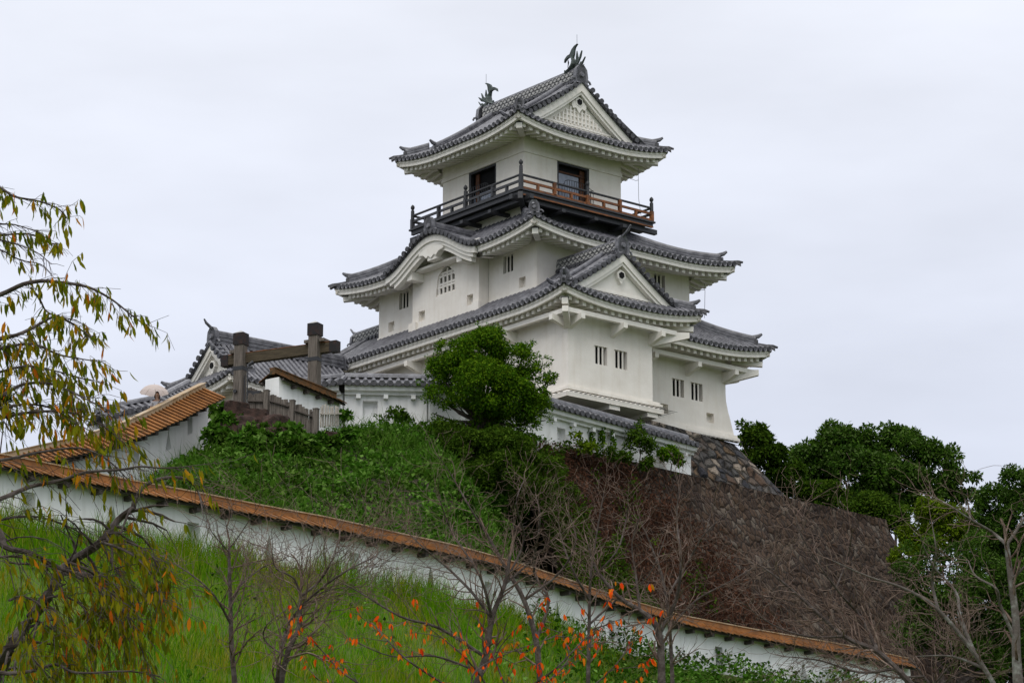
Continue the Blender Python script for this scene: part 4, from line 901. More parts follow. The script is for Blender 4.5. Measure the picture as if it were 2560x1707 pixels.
# ------------------------------------------------------------------ boarded-roof walls
def resample(P, step):
    P = [Vector(p) for p in P]; L = [0]
    for p, q in zip(P, P[1:]): L.append(L[-1] + (q - p).length)
    n = max(1, round(L[-1] / step)); out = []
    for k in range(n + 1):
        s = L[-1] * k / n; j = max(i for i in range(len(L)) if L[i] <= s + 1e-6); j = min(j, len(P) - 2)
        out.append(P[j].lerp(P[j + 1], (s - L[j]) / max(L[j + 1] - L[j], 1e-6)))
    return out, L[-1]
def board_wall(root, ridge_pts, hgt, out=.55, drop=.22, thick=.36, board=.30, side=1, holes=(), block=.95, rb=(.2, .17), old=False, step_board=.035, bm='board'):
    """plastered wall under a little roof of boards; ridge_pts = top line in world space, side=+1: visible face to the right of travel"""
    P, L_ = resample(ridge_pts, .5); rt, _ = resample(ridge_pts, board)
    def frame(Q, i):
        d = Q[min(i + 1, len(Q) - 1)] - Q[max(i - 1, 0)]; d.z = 0; d.normalize(); return d, Vector((d.y, -d.x, 0)) * side
    top = -.30; o0 = root.location
    # plaster body: the visible face is one strip with openings cut in, ends closed
    w_ = MB(); cum = [0]
    for p, q in zip(P, P[1:]): cum.append(cum[-1] + (q - p).length)
    def T(s, z, d):
        j = min(max(0, int(np.searchsorted(cum, s) - 1)), len(P) - 2); f = (s - cum[j]) / (cum[j + 1] - cum[j])
        c = P[j].lerp(P[j + 1], f); _, n = frame(P, j); _, n2 = frame(P, j + 1); nn = n.lerp(n2, f)
        return c - o0 + nn * (thick / 2 + .10 * (top - z) / hgt - d) + Vector((0, 0, z))
    hs = {}
    for kind, s, z in holes: hs.setdefault(int(s / L_ * (len(P) - 1) / 4), []).append((kind, s, z))
    lo_made = []; nseg = len(P) - 1; k = 0; cells = []
    while k < nseg: cells.append((k, min(k + 4, nseg))); k += 4
    for ci, (ka, kb2) in enumerate(cells):
        s0, s1 = cum[ka], cum[kb2]; H = []
        for kind, s, z in holes:
            if s0 <= s < s1:
                s = min(max(s, s0 + .28), s1 - .28)
                if kind == 'slot': H.append(rect(s - .17, s + .17, z - .30, z + .30))
                else: H.append([(s - .2, z - .36), (s + .2, z - .36), (s, z + .36)])
                lo_made.append((kind, s, z))
        outer = [(cum[j], top) for j in range(ka, kb2 + 1)] + [(cum[j], top - hgt) for j in range(kb2, ka - 1, -1)]
        # split tall strip so the panel follows the curve
        panel(w_, outer, H, T, depth=.28)
        for h in H: w_.poly([T(a, b, .28) for a, b in h])
    bk = [p - frame(P, i)[1] * thick / 2 - o0 for i, p in enumerate(P)]
    w_.grid([[b + Vector((0, 0, top)) for b in bk], [b + Vector((0, 0, top - hgt)) for b in bk]])
    for i in (0, len(P) - 1):
        n = frame(P, i)[1]; a = Vector(T(cum[i], top, 0)); b = Vector(T(cum[i], top - hgt, 0)); c = bk[i]
        w_.poly([a, c + Vector((0, 0, top)), c + Vector((0, 0, top - hgt)), b])
    wall = w_.build('wall', ['wall_white'], root)
    # roof boards, each one lifted along its lower edge over the next: the stepped look
    r = MB()
    for i in range(len(rt) - 1):
        d, n = frame(rt, i); a, b = rt[i] - o0, rt[i + 1] - o0
        for sd_ in (1, -1):
            q = [a, b, b + n * sd_ * out + Vector((0, 0, -drop)), a + n * sd_ * out + Vector((0, 0, -drop))]
            up = [Vector((0, 0, -.075 + step_board)), Vector((0, 0, -.075)), Vector((0, 0, -.075)), Vector((0, 0, -.075 + step_board))]
            tp = [p_ + u for p_, u in zip(q, up)]; bt = [p_ + u - Vector((0, 0, .03)) for p_, u in zip(q, up)]
            A, B = r.pts(tp), r.pts(bt)
            r.f += [A, B[::-1], [A[2], A[3], B[3], B[2]], [A[0], A[3], B[3], B[0]], [A[1], A[2], B[2], B[1]]]; r.m += [0] * 5
            # a batten over each joint
            if old: r.bar(a + Vector((0, 0, -.075 + step_board + .012)), a + n * sd_ * out * 1.01 + Vector((0, 0, -drop - .075 + step_board + .006)), .045, .025)
    roof = r.build('roof', [bm], root)
    b_ = MB(); h0, h1_ = rb
    for i in range(len(P) - 1):
        b_.bar(P[i] - o0 + Vector((0, 0, -.06)), P[i + 1] - o0 + Vector((0, 0, -.06)), .24, h1_, m=0)
        b_.bar(P[i] - o0 + Vector((0, 0, h1_ / 2 - .06 + .012)), P[i + 1] - o0 + Vector((0, 0, h1_ / 2 - .06 + .012)), .30, .03, m=1)
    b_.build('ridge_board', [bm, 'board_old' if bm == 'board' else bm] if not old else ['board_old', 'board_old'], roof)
    e = MB()
    for i in range(len(P) - 1):
        n = frame(P, i)[1]
        for sd_ in (1, -1):
            e.bar(P[i] - o0 + n * sd_ * (out - .12) + Vector((0, 0, -drop - .11)), P[i + 1] - o0 + n * sd_ * (out - .12) + Vector((0, 0, -drop - .11)), .07, .07)
            e.poly([P[i] - o0 + n * sd_ * .1 + Vector((0, 0, -.14)), P[i + 1] - o0 + n * sd_ * .1 + Vector((0, 0, -.14)), P[i + 1] - o0 + n * sd_ * out * .97 + Vector((0, 0, -drop - .115)), P[i] - o0 + n * sd_ * out * .97 + Vector((0, 0, -drop - .115))])
    bl, _ = resample(ridge_pts, block)
    for i in range(1, len(bl) - 1):
        d, n = frame(bl, i); c = bl[i] - o0
        e.bar(c - n * (out - .1) + Vector((0, 0, -drop - .21)), c + n * (out - .1) + Vector((0, 0, -drop - .19)), .12, .11)
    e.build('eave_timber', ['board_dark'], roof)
    return wall, L_
lwt = empty('boarded_wall', (0, 0, 0), label='long white wall with an orange boarded roof crossing below the castle hill', cat='wall')
def arc_at(pts, px):   # distance along the wall for a photo column
    P = [Vector(p) for p in pts]; s = 0
    for (p, q), (a, b) in zip(zip(P, P[1:]), zip(wall_px, wall_px[1:])):
        if a[0] <= px <= b[0]: return s + (q - p).length * (px - a[0]) / (b[0] - a[0])
        s += (q - p).length
hol = [('slot' if k % 2 == 0 else 'tri', arc_at(LW, px), -1.0) for k, px in enumerate((60, 270, 470, 676, 870, 1060, 1210, 1375, 1510, 1640, 1780, 1990, 2100))]
board_wall(lwt, [p - Vector((0, 0, .08)) for p in LW[:-2]], 2.1, holes=hol, side=1, out=.58, drop=.24, rb=(.2, .20))

upr = [at(506.6, 962, 94.6), at(450, 990, 93.3), at(380, 1026, 91.8), at(300, 1063, 90.4), at(200, 1094, 89.0), at(80, 1121, 87.4), at(-120, 1166, 85), at(-420, 1240, 82)][::-1]
uw = empty('boarded_wall', upr[-1], label='white wall with orange boarded roof climbing steeply up to the wooden gate', cat='wall')
LU = sum((q - p).length for p, q in zip(upr, upr[1:]))
board_wall(uw, upr, 2.4, holes=[('slot', LU - 1.1, -1.15), ('tri', LU - 3.0, -1.25), ('slot', LU - 4.7, -1.25), ('tri', LU - 7.2, -1.3)], side=1, out=.95, drop=.46, thick=.45, board=.23, old=True, block=.62, rb=(.24, .22), step_board=.05)
# its short return towards the gate
rtn = [upr[-1] + Vector((.02, .05, -.05)), at(560, 960, 96.2)]

sw = [at(681, 924, 92.9), at(835, 988, 95.5)]
swt = empty('boarded_wall', sw[0], label='short white wall with a mossy orange roof behind the picket fence', cat='wall')
board_wall(swt, sw, 2.3, side=1, out=.62, drop=.30, thick=.62, board=.25, rb=(.22, .22), block=.7, bm='board_moss')

# ------------------------------------------------------------------ tiled plaster walls
def tiled_wall(root, P, hgt, out=.62, drop=.30, side=1, holes=(), brk=1.15, ends=(False, False), sp=.30):
    """white wall under a small roof of round tiles; P = level ridge line, world space"""
    P = [Vector(p) for p in P]; o0 = root.location; tl, tr, w_ = MB(), MB(), MB(); h_ = MB(); acc = 0
    for k, (a, b) in enumerate(zip(P, P[1:])):
        d = b - a; L_ = d.length; d.normalize(); n = Vector((d.y, -d.x, 0)).normalized() * side; a_, b_ = a - o0, b - o0
        for sd_ in (1, -1):
            m = max(1, round(L_ / sp)); tl.poly([a_, b_, b_ + n * sd_ * out + Vector((0, 0, -drop)), a_ + n * sd_ * out + Vector((0, 0, -drop))])
            tl.poly([a_ + n * sd_ * out + Vector((0, 0, -drop)), b_ + n * sd_ * out + Vector((0, 0, -drop)), b_ + n * sd_ * out + Vector((0, 0, -drop - .09)), a_ + n * sd_ * out + Vector((0, 0, -drop - .09))], 1)
            for i in range(m):
                c = a_ + d * (L_ * (i + .5) / m); q = c + n * sd_ * (out + .05) + Vector((0, 0, -drop - .02))
                tl.tube([c + Vector((0, 0, .0)), q], .085, 7, 0); tl.tube([q - n * sd_ * .06, q + n * sd_ * .02], .115, 8, 1)
                e = c + d * (L_ * .5 / m) + n * sd_ * (out + .01) + Vector((0, 0, -drop - .06))     # drooping flat tile lip between the rolls
                tl.poly([e + d * x + Vector((0, 0, z)) for x, z in ((-.11, .04), (-.07, -.03), (0, -.06), (.07, -.03), (.11, .04))], 1)
            f = lambda o, z: (a_ + n * sd_ * o + Vector((0, 0, z)), b_ + n * sd_ * o + Vector((0, 0, z)))
            for (o1, z1_, o2, z2_) in ((out - .06, -drop - .08, out - .10, -drop - .26), (out - .10, -drop - .26, .36, -drop - .30), (.36, -drop - .30, .36, -drop - .38), (.36, -drop - .38, .2, -drop - .38)):
                q1, q2 = f(o1, z1_), f(o2, z2_); tr.poly([q1[0], q1[1], q2[1], q2[0]])
            if sd_ == 1:
                m2 = max(1, round(L_ / brk))
                for i in range(m2): c = a_ + d * (L_ * (i + .5) / m2); tr.box(-.08, .08, .2, out - .17, -drop - .53, -drop - .385, T=lambda x, y, z, c=c: c + d * x + n * y + Vector((0, 0, z)))
        tl.sweep([a_ + Vector((0, 0, .02)), b_ + Vector((0, 0, .02))], [(-.15, 0), (.15, 0), (.13, .10), (.07, .17), (-.07, .17), (-.13, .10)])
        T = lambda s, z, dd, a_=a_, d=d, n=n: a_ + d * s + n * (.21 - dd) + Vector((0, 0, z))
        H = []
        for kind, s, z, w2, h2_ in holes:
            if acc < s < acc + L_:
                s -= acc; H.append(rect(s - w2, s + w2, z - h2_, z + h2_) if kind == 'slot' else [(s - w2, z - h2_), (s + w2, z - h2_), (s, z + h2_)])
        panel(w_, rect(0, L_, -drop - .3 - hgt, -drop - .3), H, T, depth=.26)
        for h in H: w_.poly([T(x, z, .26) for x, z in h])
        w_.poly([T(0, -drop - .3, .42), T(L_, -drop - .3, .42), T(L_, -drop - .3 - hgt, .42), T(0, -drop - .3 - hgt, .42)])
        for s in (0, L_): w_.poly([T(s, -drop - .3, 0), T(s, -drop - .3, .42), T(s, -drop - .3 - hgt, .42), T(s, -drop - .3 - hgt, 0)])
        if k + 1 < len(P) - 1:      # hip over the bend
            d2_ = (P[k + 2] - b).normalized(); n2 = Vector((d2_.y, -d2_.x, 0)).normalized() * side
            for sd_ in (1, -1):
                q1, q2 = b_ + n * sd_ * out, b_ + n2 * sd_ * out; dz = Vector((0, 0, -drop))
                tl.poly([b_, q1 + dz, q2 + dz]); tl.poly([q1 + dz, q2 + dz, q2 + dz * 1.3, q1 + dz * 1.3], 1)
                hq = b_ + (n + n2).normalized() * sd_ * (out + .06) + dz; tl.tube([b_ + Vector((0, 0, .05)), hq + Vector((0, 0, .03))], .10, 7, 0); tl.tube([hq - n * sd_ * .04, hq + n * sd_ * .04], .12, 8, 1)
        acc += L_
    w_.build('wall', ['wall_white'], root); rf = tl.build('roof', ['tile', 'tile_dark'], root); tr.build('eaves', ['wall_white'], rf)
    return acc
ZD = 25.02
def lv(px, py): return level(px, py, ZD)
dp = [(742, 958), (800, 951), (862, 945.5), (1067, 949), (1180, 968), (1240, 969), (1386, 1009), (1716, 1099)]
D1 = [lv(*p) for p in dp]
d1 = empty('tiled_wall', D1[2], label='white plaster wall with grey tiles between the picket fence and the leafy tree', cat='wall')
tiled_wall(d1, D1[:5], 2.0, holes=[('slot', (D1[1] - D1[0]).length + (D1[2] - D1[1]).length + .93, -1.18, .27, .30)], sp=.31)
bx = MB()   # angled shutter seen inside the gun port
d2 = empty('tiled_wall', D1[6], label='white plaster wall with grey tiles running below the corner of the keep', cat='wall')
s_ = lambda px: (level(px, 1009 + (px - 1386) * .2727, ZD) - D1[5]).length
tiled_wall(d2, D1[5:6] + D1[7:], 2.3, holes=[('slot', s_(1392), -1.25, .24, .30), ('tri', s_(1516), -1.25, .2, .38), ('slot', s_(1640), -1.25, .24, .34)], sp=.31)
bk = empty('tiled_wall', at(420, 992, 101), label='grey tiled wall behind the person with the parasol', cat='wall')
tiled_wall(bk, [at(240, 1034, 99), at(300, 1017, 99.6), at(398, 998, 100.6), at(470, 960, 103)], 2.0, sp=.31)

# ------------------------------------------------------------------ entrance building beside the keep
ent = empty('entrance_building', kw(-4, 13.4, 0), YAW, label='low tiled building with a white gable behind the wooden gate', cat='building')
tl, tr = MB(), MB(); eh = slope(2.05, .86); T3 = 2.55; Ze = 1.12
ex0, ex1, ey = -4.4, 2.85, 0.1                                 # local: gable faces -x
evv = -3.72; evg = -3.42
zen = lambda t, x, y: Ze + eh(t / T3) + lift(x, y, [(ex0, ey - T3), (ex0, ey + T3)], .25, 2.0)
for sg in (-1, 1):
    roof_side(tl, tr, (0, ey + sg * T3), (1, 0), (0, -sg), ex0, ex1, lambda s, t, sg=sg: zen(t, s, ey + sg * (T3 - t)), lambda s: min(T3, s - ex0) if s < evv else T3, wall_t=.9, raft=.4)
roof_side(tl, tr, (ex0, 0), (0, 1), (1, 0), ey - T3, ey + T3, lambda s, t: zen(t, ex0 + t, s), lambda s: min(s - (ey - T3), (ey + T3) - s, evg - ex0), wall_t=.9, raft=.4)
er = tl.build('roof', ['tile', 'tile_dark'], ent); tr.build('eaves', ['trim'], er)
# gable built facing -y, then turned to face -x
gp = bpy.data.objects.new('gable_front', None); col.objects.link(gp); gp.parent = er; gp.rotation_euler = (0, 0, R(-90)); 
tv2 = MB(); zv = lambda x: Ze + eh((T3 - x) / T3)
verge_tiles(tv2, zv, 0, T3 - .70, 0, 1)
for v_ in (tv2.v,): tv2.v = [(p[1] + evv, -p[0] + ey, p[2]) for p in tv2.v]
tv2.build('verge_tiles', ['tile', 'tile_dark'], er)
bpy.data.objects.remove(gp)
go = gable_end(er, zv, 0, T3 - .62, 0, .3, 1, False, thick=.3)
for o in [go] + list(go.children): 
    for v in o.data.vertices: v.co = (v.co.y + evv, -v.co.x + ey, v.co.z)
er_z = zv(0)
ridge('main_ridge', [(evv + .25, ey, er_z - .05), (-1, ey, er_z - .05), (ex1 + .1, ey, er_z - .05)], er, .34, .50)
onigawara('ridge_end_tile', (evv + .15, ey, er_z - .1), (-1, 0, 0), er, .95)
b = MB(); b.tube([(evv + .5, ey, er_z + .48), (evv + .1, ey, er_z + .6), (evv - .2, ey, er_z + .8), (evv - .3, ey, er_z + .95)], [.07, .07, .06, .035], 6); b.build('ridge_horn', ['tile'], er)
onigawara('ridge_end_tile', (ex1 + .15, ey, er_z - .1), (1, 0, 0), er, .8)
for sg in (-1, 1):
    ridge('hip_ridge', [(ex0 + x, ey + sg * (T3 - x), zen(x, ex0 + x, ey + sg * (T3 - x))) for x in (.85, .5, .2)], er, .24, .28, tip=dia(-1, sg))
    descending(lambda x: zv(x), 0, .3, T3 - .7, 0, er, 1) if False else None
    b = MB(); b.sweep([(evv + .9, ey + sg * x, zv(x) + .02) for x in (.3, .8, 1.3, 1.9)], [(-.13, 0), (.13, 0), (.1, .26), (-.1, .26)], side=(1, 0, 0)); b.build('descending_ridge', ['tile'], er)
b = MB(); b.box(ex0 + .9, ex1, ey - T3 + .9, ey + T3 - .9, -3.5, Ze + .05)
b.build('wall', ['plaster'], ent)

# ------------------------------------------------------------------ wooden gate
GA, GB = 97.3, 95.9
g1, g2_ = at(601, 905, GA), at(787, 880, GB); gd = g2_ - g1; gd.z = 0; gl = gd.length; gd.normalize(); grz = math.atan2(gd.y, gd.x)
g1.z = 0
gate = empty('wooden_gate', (g1.x, g1.y, 22.6), grz, label='tall gate of two silvered posts and a heavy crossbeam with iron caps', cat='gate')
def gpost(x, z1_, y=0, w_=.37, band=None, z0=0):
    b = MB(); b.box(x - w_ / 2, x + w_ / 2, y - w_ * .42, y + w_ * .42, z0, z1_ - .02); o = b.build('post', ['grey_wood'], gate)
    c = MB(); q = w_ / 2 + .03; hh = .44; c.box(x - q, x + q, y - q * .9, y + q * .9, z1_ - hh, z1_); c.build('post_cap', ['iron'], o)
    c = MB(); r4 = [(x - q, y - q * .9, z1_), (x + q, y - q * .9, z1_), (x + q, y + q * .9, z1_), (x - q, y + q * .9, z1_)]; tp = (x, y, z1_ + .12)
    for k in range(4): c.poly([r4[k], r4[(k + 1) % 4], tp], 0)
    c.build('cap_top', ['tile_pale'], o)
    if band: c = MB(); c.box(x - w_ / 2 - .012, x + w_ / 2 + .012, y - w_ * .42 - .012, y + w_ * .42 + .012, band, band + .14); c.build('iron_band', ['metal_black'], o)
zt_at = lambda px, py, D: at(px, py, D).z - 22.6
gpost(0, zt_at(602, 834, GA), band=zt_at(600, 927, GA)); gpost(gl, zt_at(787, 810, GB), band=zt_at(787, 904, GB))
gpost(gl + 1.9, zt_at(848, 922, 101.), y=5.9, w_=.36)
b = MB(); zb1, zb2 = zt_at(600, 893, GA), zt_at(787, 870, GB); zbm = (zb1 + zb2) / 2 - .0; b.box(-.62, gl + .62, .05, .30, zbm - .19, zbm + .16); bm = b.build('crossbeam', ['beam_wood'], gate)
for x0_ in (-.86, gl + .56): b = MB(); b.box(x0_, x0_ + .30, .03, .33, zbm - .22, zbm + .19); b.build('beam_cap', ['iron'], bm)
b = MB(); b.box(-.56, gl + .56, .04, .31, zbm + .162, zbm + .185); b.build('beam_flashing', ['red_wood'], bm)
for x0_ in (gl - .4, gl + .22, -.42): b = MB(); b.box(x0_, x0_ + .19, -.1, .4, zbm + .187, zbm + .3); b.build('wedge_block', ['grey_wood'], bm)
# half-open door leaf of upright boards with iron straps
b = MB(); px_ = zt_at(640, 926, 95)
for i in range(10): b.box(.24 + .09 * i, .325 + .09 * i, .25 + .03 * i, .32 + .03 * i, .2, px_ - .0 - .045 * i)
dl = b.build('door_leaf', ['grey_wood'], gate)
b = MB(); zs = zt_at(625, 958, 96)
b.poly([(.2, .2, zs + .1), (.2, .2, zs - .1), (.70, .34, zs - .17), (.60, .31, zs - .05), (.72, .34, zs + .06), (.45, .27, zs + .05)]); b.tube([(-.06, -.18, zs), (-.06, -.24, zs)], .07, 8)
b.tube([(.235, -.05, .4), (.235, -.05, zt_at(617, 918, 96))], .02, 5); b.build('iron_strap', ['metal_black'], dl)
lp = empty('lamp_post', at(617.5, 1000, 95.3), label='slim black pole with a small spotlight beside the left gate post', cat='lamp')
b = MB(); zl = at(617.5, 917, 95.3).z - lp.location.z; b.tube([(0, 0, -.6), (0, 0, zl)], .022, 6); b.build('pole', ['metal_black'], lp)
b = MB(); b.box(-.02, .17, -.06, .06, zl - .06, zl + .02); b.tube([(.02, 0, zl + .06), (.2, -.02, zl + .17)], [.05, .075], 8); b.build('spotlight', ['metal_black'], lp)

# ------------------------------------------------------------------ picket fences
def fence(name, pts, tops, bots, n, m_, label, posts=(), rail_=(.3, .75), wd=.11, prot=.0, post_m='grey_wood'):
    root = empty(name, pts[0], label=label, cat='fence'); o0 = root.location; k = 0
    p0, p1 = pts; r_ = random.Random(n)
    for i in range(n):
        f = (i + .5) / n; c = p0.lerp(p1, f) - o0; zt2 = tops[0] + (tops[1] - tops[0]) * f + r_.uniform(-.05, .05); zb2 = bots[0] + (bots[1] - bots[0]) * f
        b = MB(); d = (p1 - p0); d.z = 0; d.normalize(); nn = Vector((d.y, -d.x, 0)); tl_ = r_.uniform(-.03, .03)
        b.bar(Vector((c.x, c.y, zb2 - o0.z)), Vector((c.x, c.y, zt2 - o0.z)) + d * tl_, wd * r_.uniform(.8, 1.1), .035, tuple(nn)); b.build('picket', [m_], root)
    for f in rail_:
        b = MB(); a_ = p0 - o0; b_ = p1 - o0; d = (p1 - p0); d.z = 0; d.normalize(); nn = Vector((d.y, -d.x, 0)) * .06
        b.bar(Vector((a_.x, a_.y, bots[0] + (tops[0] - bots[0]) * f - o0.z)) + nn, Vector((b_.x, b_.y, bots[1] + (tops[1] - bots[1]) * f - o0.z)) + nn, .09, .045); b.build('rail', [m_ if post_m == 'pale_wood' else 'board_dark'], root)
    return root
def fpost(p, zt2, zb2, label, w_=.15):
    o = MB(); c = Vector((0, 0, 0)); o.box(-w_ / 2, w_ / 2, -w_ / 2, w_ / 2, zb2 - p.z, zt2 - p.z); o.box(-w_ / 2 - .012, w_ / 2 + .012, -w_ / 2 - .012, w_ / 2 + .012, zt2 - p.z, zt2 - p.z + .03)
    r_ = o.build('fence_post', ['grey_wood']); r_.location = p; r_.rotation_euler = (0, 0, R(-20)); tag(r_, label, 'post')
DZ = lambda px, py, D: at(px, py, D).z
fence('picket_fence', (at(620, 1010, 92.9), at(659, 1010, 92.8)), (DZ(620, 985, 92.9), DZ(659, 985, 92.8)), (DZ(620, 1045, 92.9), DZ(659, 1050, 92.8)), 6, 'grey_wood', 'weathered grey picket fence beside the left gate post', rail_=(.7,))
fence('picket_fence', (at(675, 1010, 92.6), at(724, 1020, 92.4)), (DZ(675, 986, 92.6), DZ(724, 1003, 92.4)), (DZ(675, 1060, 92.6), DZ(724, 1066, 92.4)), 9, 'grey_wood', 'weathered grey picket fence between the two taller wooden posts', rail_=(.78,))
fence('picket_fence', (at(737, 1030, 92.3), at(784, 1040, 92.2)), (DZ(737, 1009, 92.3), DZ(784, 1026, 92.2)), (DZ(737, 1070, 92.3), DZ(784, 1085, 92.2)), 8, 'grey_wood', 'lowest weathered grey picket fence beside the pale pickets', rail_=(.72,))
fpost(at(666, 1010, 92.7), DZ(666, 977, 92.7), DZ(666, 1060, 92.7), 'tall wooden fence post with a rusty top', .17); fpost(at(731, 1020, 92.35), DZ(731, 1002, 92.35), DZ(731, 1075, 92.35), 'grey fence post in the middle of the picket fence', .16); fpost(at(790, 1040, 92.1), DZ(790, 1023, 92.1), DZ(790, 1090, 92.1), 'grey fence post where the pale pickets begin', .17)
fence('pale_fence', (at(799, 1040, 92.6), at(848, 1040, 93.6)), (DZ(799, 1014, 92.6), DZ(848, 1014, 93.6)), (DZ(799, 1068, 92.6), DZ(848, 1064, 93.6)), 8, 'pale_wood', 'bleached pale picket fence with gaps in front of the tiled wall', rail_=(.6,), wd=.07, post_m='pale_wood')

# ------------------------------------------------------------------ boulders at the fence foot
def boulder(px, py, D, sx, sy, sz, seed, label, rz=0.):
    r_ = np.random.default_rng(seed); import bmesh
    bm = bmesh.new(); bmesh.ops.create_icosphere(bm, subdivisions=4, radius=1)
    k = np.concatenate([r_.normal(size=(9, 3)), np.eye(3), -np.eye(3)]); k /= np.linalg.norm(k, axis=1, keepdims=True); k[9:] += r_.normal(0, .12, (6, 3)); off = np.concatenate([r_.uniform(.68, .95, 9), r_.uniform(.6, .75, 6)])
    for v in bm.verts:
        p = np.array(v.co); s = min(1.0, *(o_ / max(1e-3, float(p @ q)) if p @ q > .05 else 9 for q, o_ in zip(k, off)))
        p = p * s * (1 + .03 * math.sin(p[0] * 9 + seed) * math.cos(p[1] * 8) + .02 * math.sin(p[2] * 23 + p[0] * 19 + seed)); v.co = (p[0] * sx * 1.35, p[1] * sy * 1.3, p[2] * sz * 1.35)
    me = bpy.data.meshes.new('boulder'); bm.to_mesh(me); bm.free(); me.materials.append(M['boulder']); me.shade_smooth(); me.set_sharp_from_angle(angle=R(28))
    o = bpy.data.objects.new('boulder', me); col.objects.link(o); o.location = at(px, py, D); o.rotation_euler = (0, 0, rz)
    tag(o, label, 'boulder', 'red brown boulders below the fence')
boulder(592, 1034, 92.6, .52, .5, .38, 1, 'red brown boulder right under the left gate post'); boulder(598, 1072, 92.0, .62, .5, .46, 2, 'red brown boulder lowest beside the white climbing wall')
boulder(640, 1050, 92.2, .52, .5, .38, 3, 'red brown boulder under the first picket fence'); boulder(632, 1092, 91.6, .5, .5, .42, 4, 'red brown boulder half sunk in leaves below the fence')
boulder(677, 1068, 91.9, .40, .5, .42, 5, 'tall red brown boulder under the rusty topped post'); boulder(683, 1108, 91.2, .55, .5, .5, 6, 'red brown boulder deepest in the leaves below the fence'); boulder(705, 1066, 92.0, .3, .4, .3, 7, 'small red brown boulder under the middle picket fence')
boulder(830, 1089, 92.4, .36, .3, .13, 8, 'long low boulder under the pale pickets')
# ------------------------------------------------------------------ foliage kit
def clump_leaves(clumps, n, size, sub=10, up=.35, width=.5, spread=.32, squash=.8, inner=.12):
    """leaves gathered in tufts over the surface of big lobes (cx, cy, cz, r)"""
    C = np.array([c[:3] for c in clumps]); Rr = np.array([c[3] for c in clumps]); wgt = Rr ** 2; wgt = wgt / wgt.sum()
    k = rng.choice(len(C), size=len(C) * sub, p=wgt)
    d = unit(rng.normal(size=(len(k), 3)) + np.array([0, -.15, up])); sc_ = C[k] + d * (Rr[k] * rng.uniform(.72, 1.0, len(k)))[:, None] * np.array([1, 1, squash])
    sr = Rr[k] * spread * rng.uniform(.7, 1.35, len(k))
    m = rng.choice(len(k), size=n, p=sr ** 2 / (sr ** 2).sum())
    e = unit(rng.normal(size=(n, 3)) + np.array([0, 0, .25])); rad = sr[m] * np.where(rng.random(n) < inner, rng.uniform(.2, .9, n), rng.normal(1.0, .13, n))
    P = sc_[m] + e * rad[:, None] * np.array([1, 1, .85]); D = unit(e * .6 + rng.normal(size=(n, 3)) * .7 + np.array([0, 0, -.25]))
    return leaves(P, D, size * rng.uniform(.65, 1.3, n), width, N=unit(e * .75 + np.array([0, 0, .6]) + rng.normal(size=(n, 3)) * .4))
LM = {}
LM['camphor'] = leaf_mat('fresh_camphor_leaves', [(.030, .085, .004), (.05, .125, .005), (.085, .17, .006), (.15, .24, .010)], patch=(.75, .8, .8), pscale=.9)
LM['dark'] = leaf_mat('dark_evergreen_leaves', [(.022, .06, .006), (.038, .09, .008), (.065, .13, .012), (.13, .19, .06)], patch=(.7, .75, .7), pscale=.5)
LM['mid'] = leaf_mat('mid_green_leaves', [(.028, .065, .005), (.05, .10, .008), (.085, .14, .012)], patch=(.7, .75, .7), pscale=.6)
LM['yellowgreen'] = leaf_mat('yellow_green_leaves', [(.07, .13, .006), (.11, .18, .008), (.16, .23, .012)], patch=(.75, .75, .75), pscale=.8)
LM['cover'] = leaf_mat('creeper_leaves', [(.022, .075, .004), (.042, .12, .008), (.07, .17, .014), (.16, .28, .06)], patch=(.62, .55, .5), pscale=.55)
LM['grass'] = leaf_mat('meadow_grass', [(.045, .16, .001), (.08, .235, .002), (.13, .30, .004), (.27, .31, .05)], patch=(1.35, .86, .8), pscale=.5, trans=.3)
LM['hillgrass'] = leaf_mat('hill_grass', [(.03, .095, .006), (.055, .14, .010), (.11, .20, .03)], trans=.3)
LM['cherry'] = leaf_mat('turning_cherry_leaves', [(.075, .11, .006), (.13, .16, .007), (.22, .21, .008), (.28, .20, .008), (.52, .20, .010), (.55, .12, .010)], pos=[0, .3, .6, .87, .96, 1], trans=.5)
LM['orange'] = leaf_mat('orange_autumn_leaves', [(.42, .028, .006), (.72, .06, .006), (.74, .12, .008), (.60, .17, .010), (.24, .16, .012)], trans=.3)
LM['dry'] = leaf_mat('dry_creeper', [(.045, .020, .013), (.075, .033, .02), (.11, .05, .03), (.15, .075, .05)], patch=(.6, .6, .6), pscale=.6, trans=.1)
M.update(LM)
def ppm(D): return FPX / (D / CP) * 1.0
def cl(px, py, D, r_px, dy=0.):
    p = at(px, py, D + dy); return (p.x, p.y, p.z, r_px * D / FPX)
def tree(name, label, cat, clumps, base, n, size, m_, trunk_r=.16, group=None, sub=14, bark='bark', width=.5, spread=.32, up=.35, limbs=True, inner=.12):
    root = empty(name, base, label=label, cat=cat, group=group); o0 = np.array(base)
    V, F = clump_leaves(clumps, n, size, sub, width=width, spread=spread, up=up, inner=inner); np_obj('crown' if 'tree' in name else 'foliage', V - o0, F, m_, root)
    if limbs:
        b = MB(); C = [Vector(c[:3]) - root.location for c in clumps]; mid = sum(C, Vector()) / len(C); fork = Vector((mid.x * .5, mid.y * .5, mid.z * .45))
        b.tube([Vector((0, 0, -.3)), fork * .5 + Vector((.06, 0, 0)), fork], [trunk_r * 1.25, trunk_r, trunk_r * .8], 8)
        for c in C:
            q = fork.lerp(c, .5) + Vector((0, 0, -.15)); b.tube([fork, q, fork.lerp(c, .92)], [trunk_r * .55, trunk_r * .35, trunk_r * .12], 6)
        b.build('trunk' if 'tree' in name else 'stem', [bark], root, smooth=True)
    return root
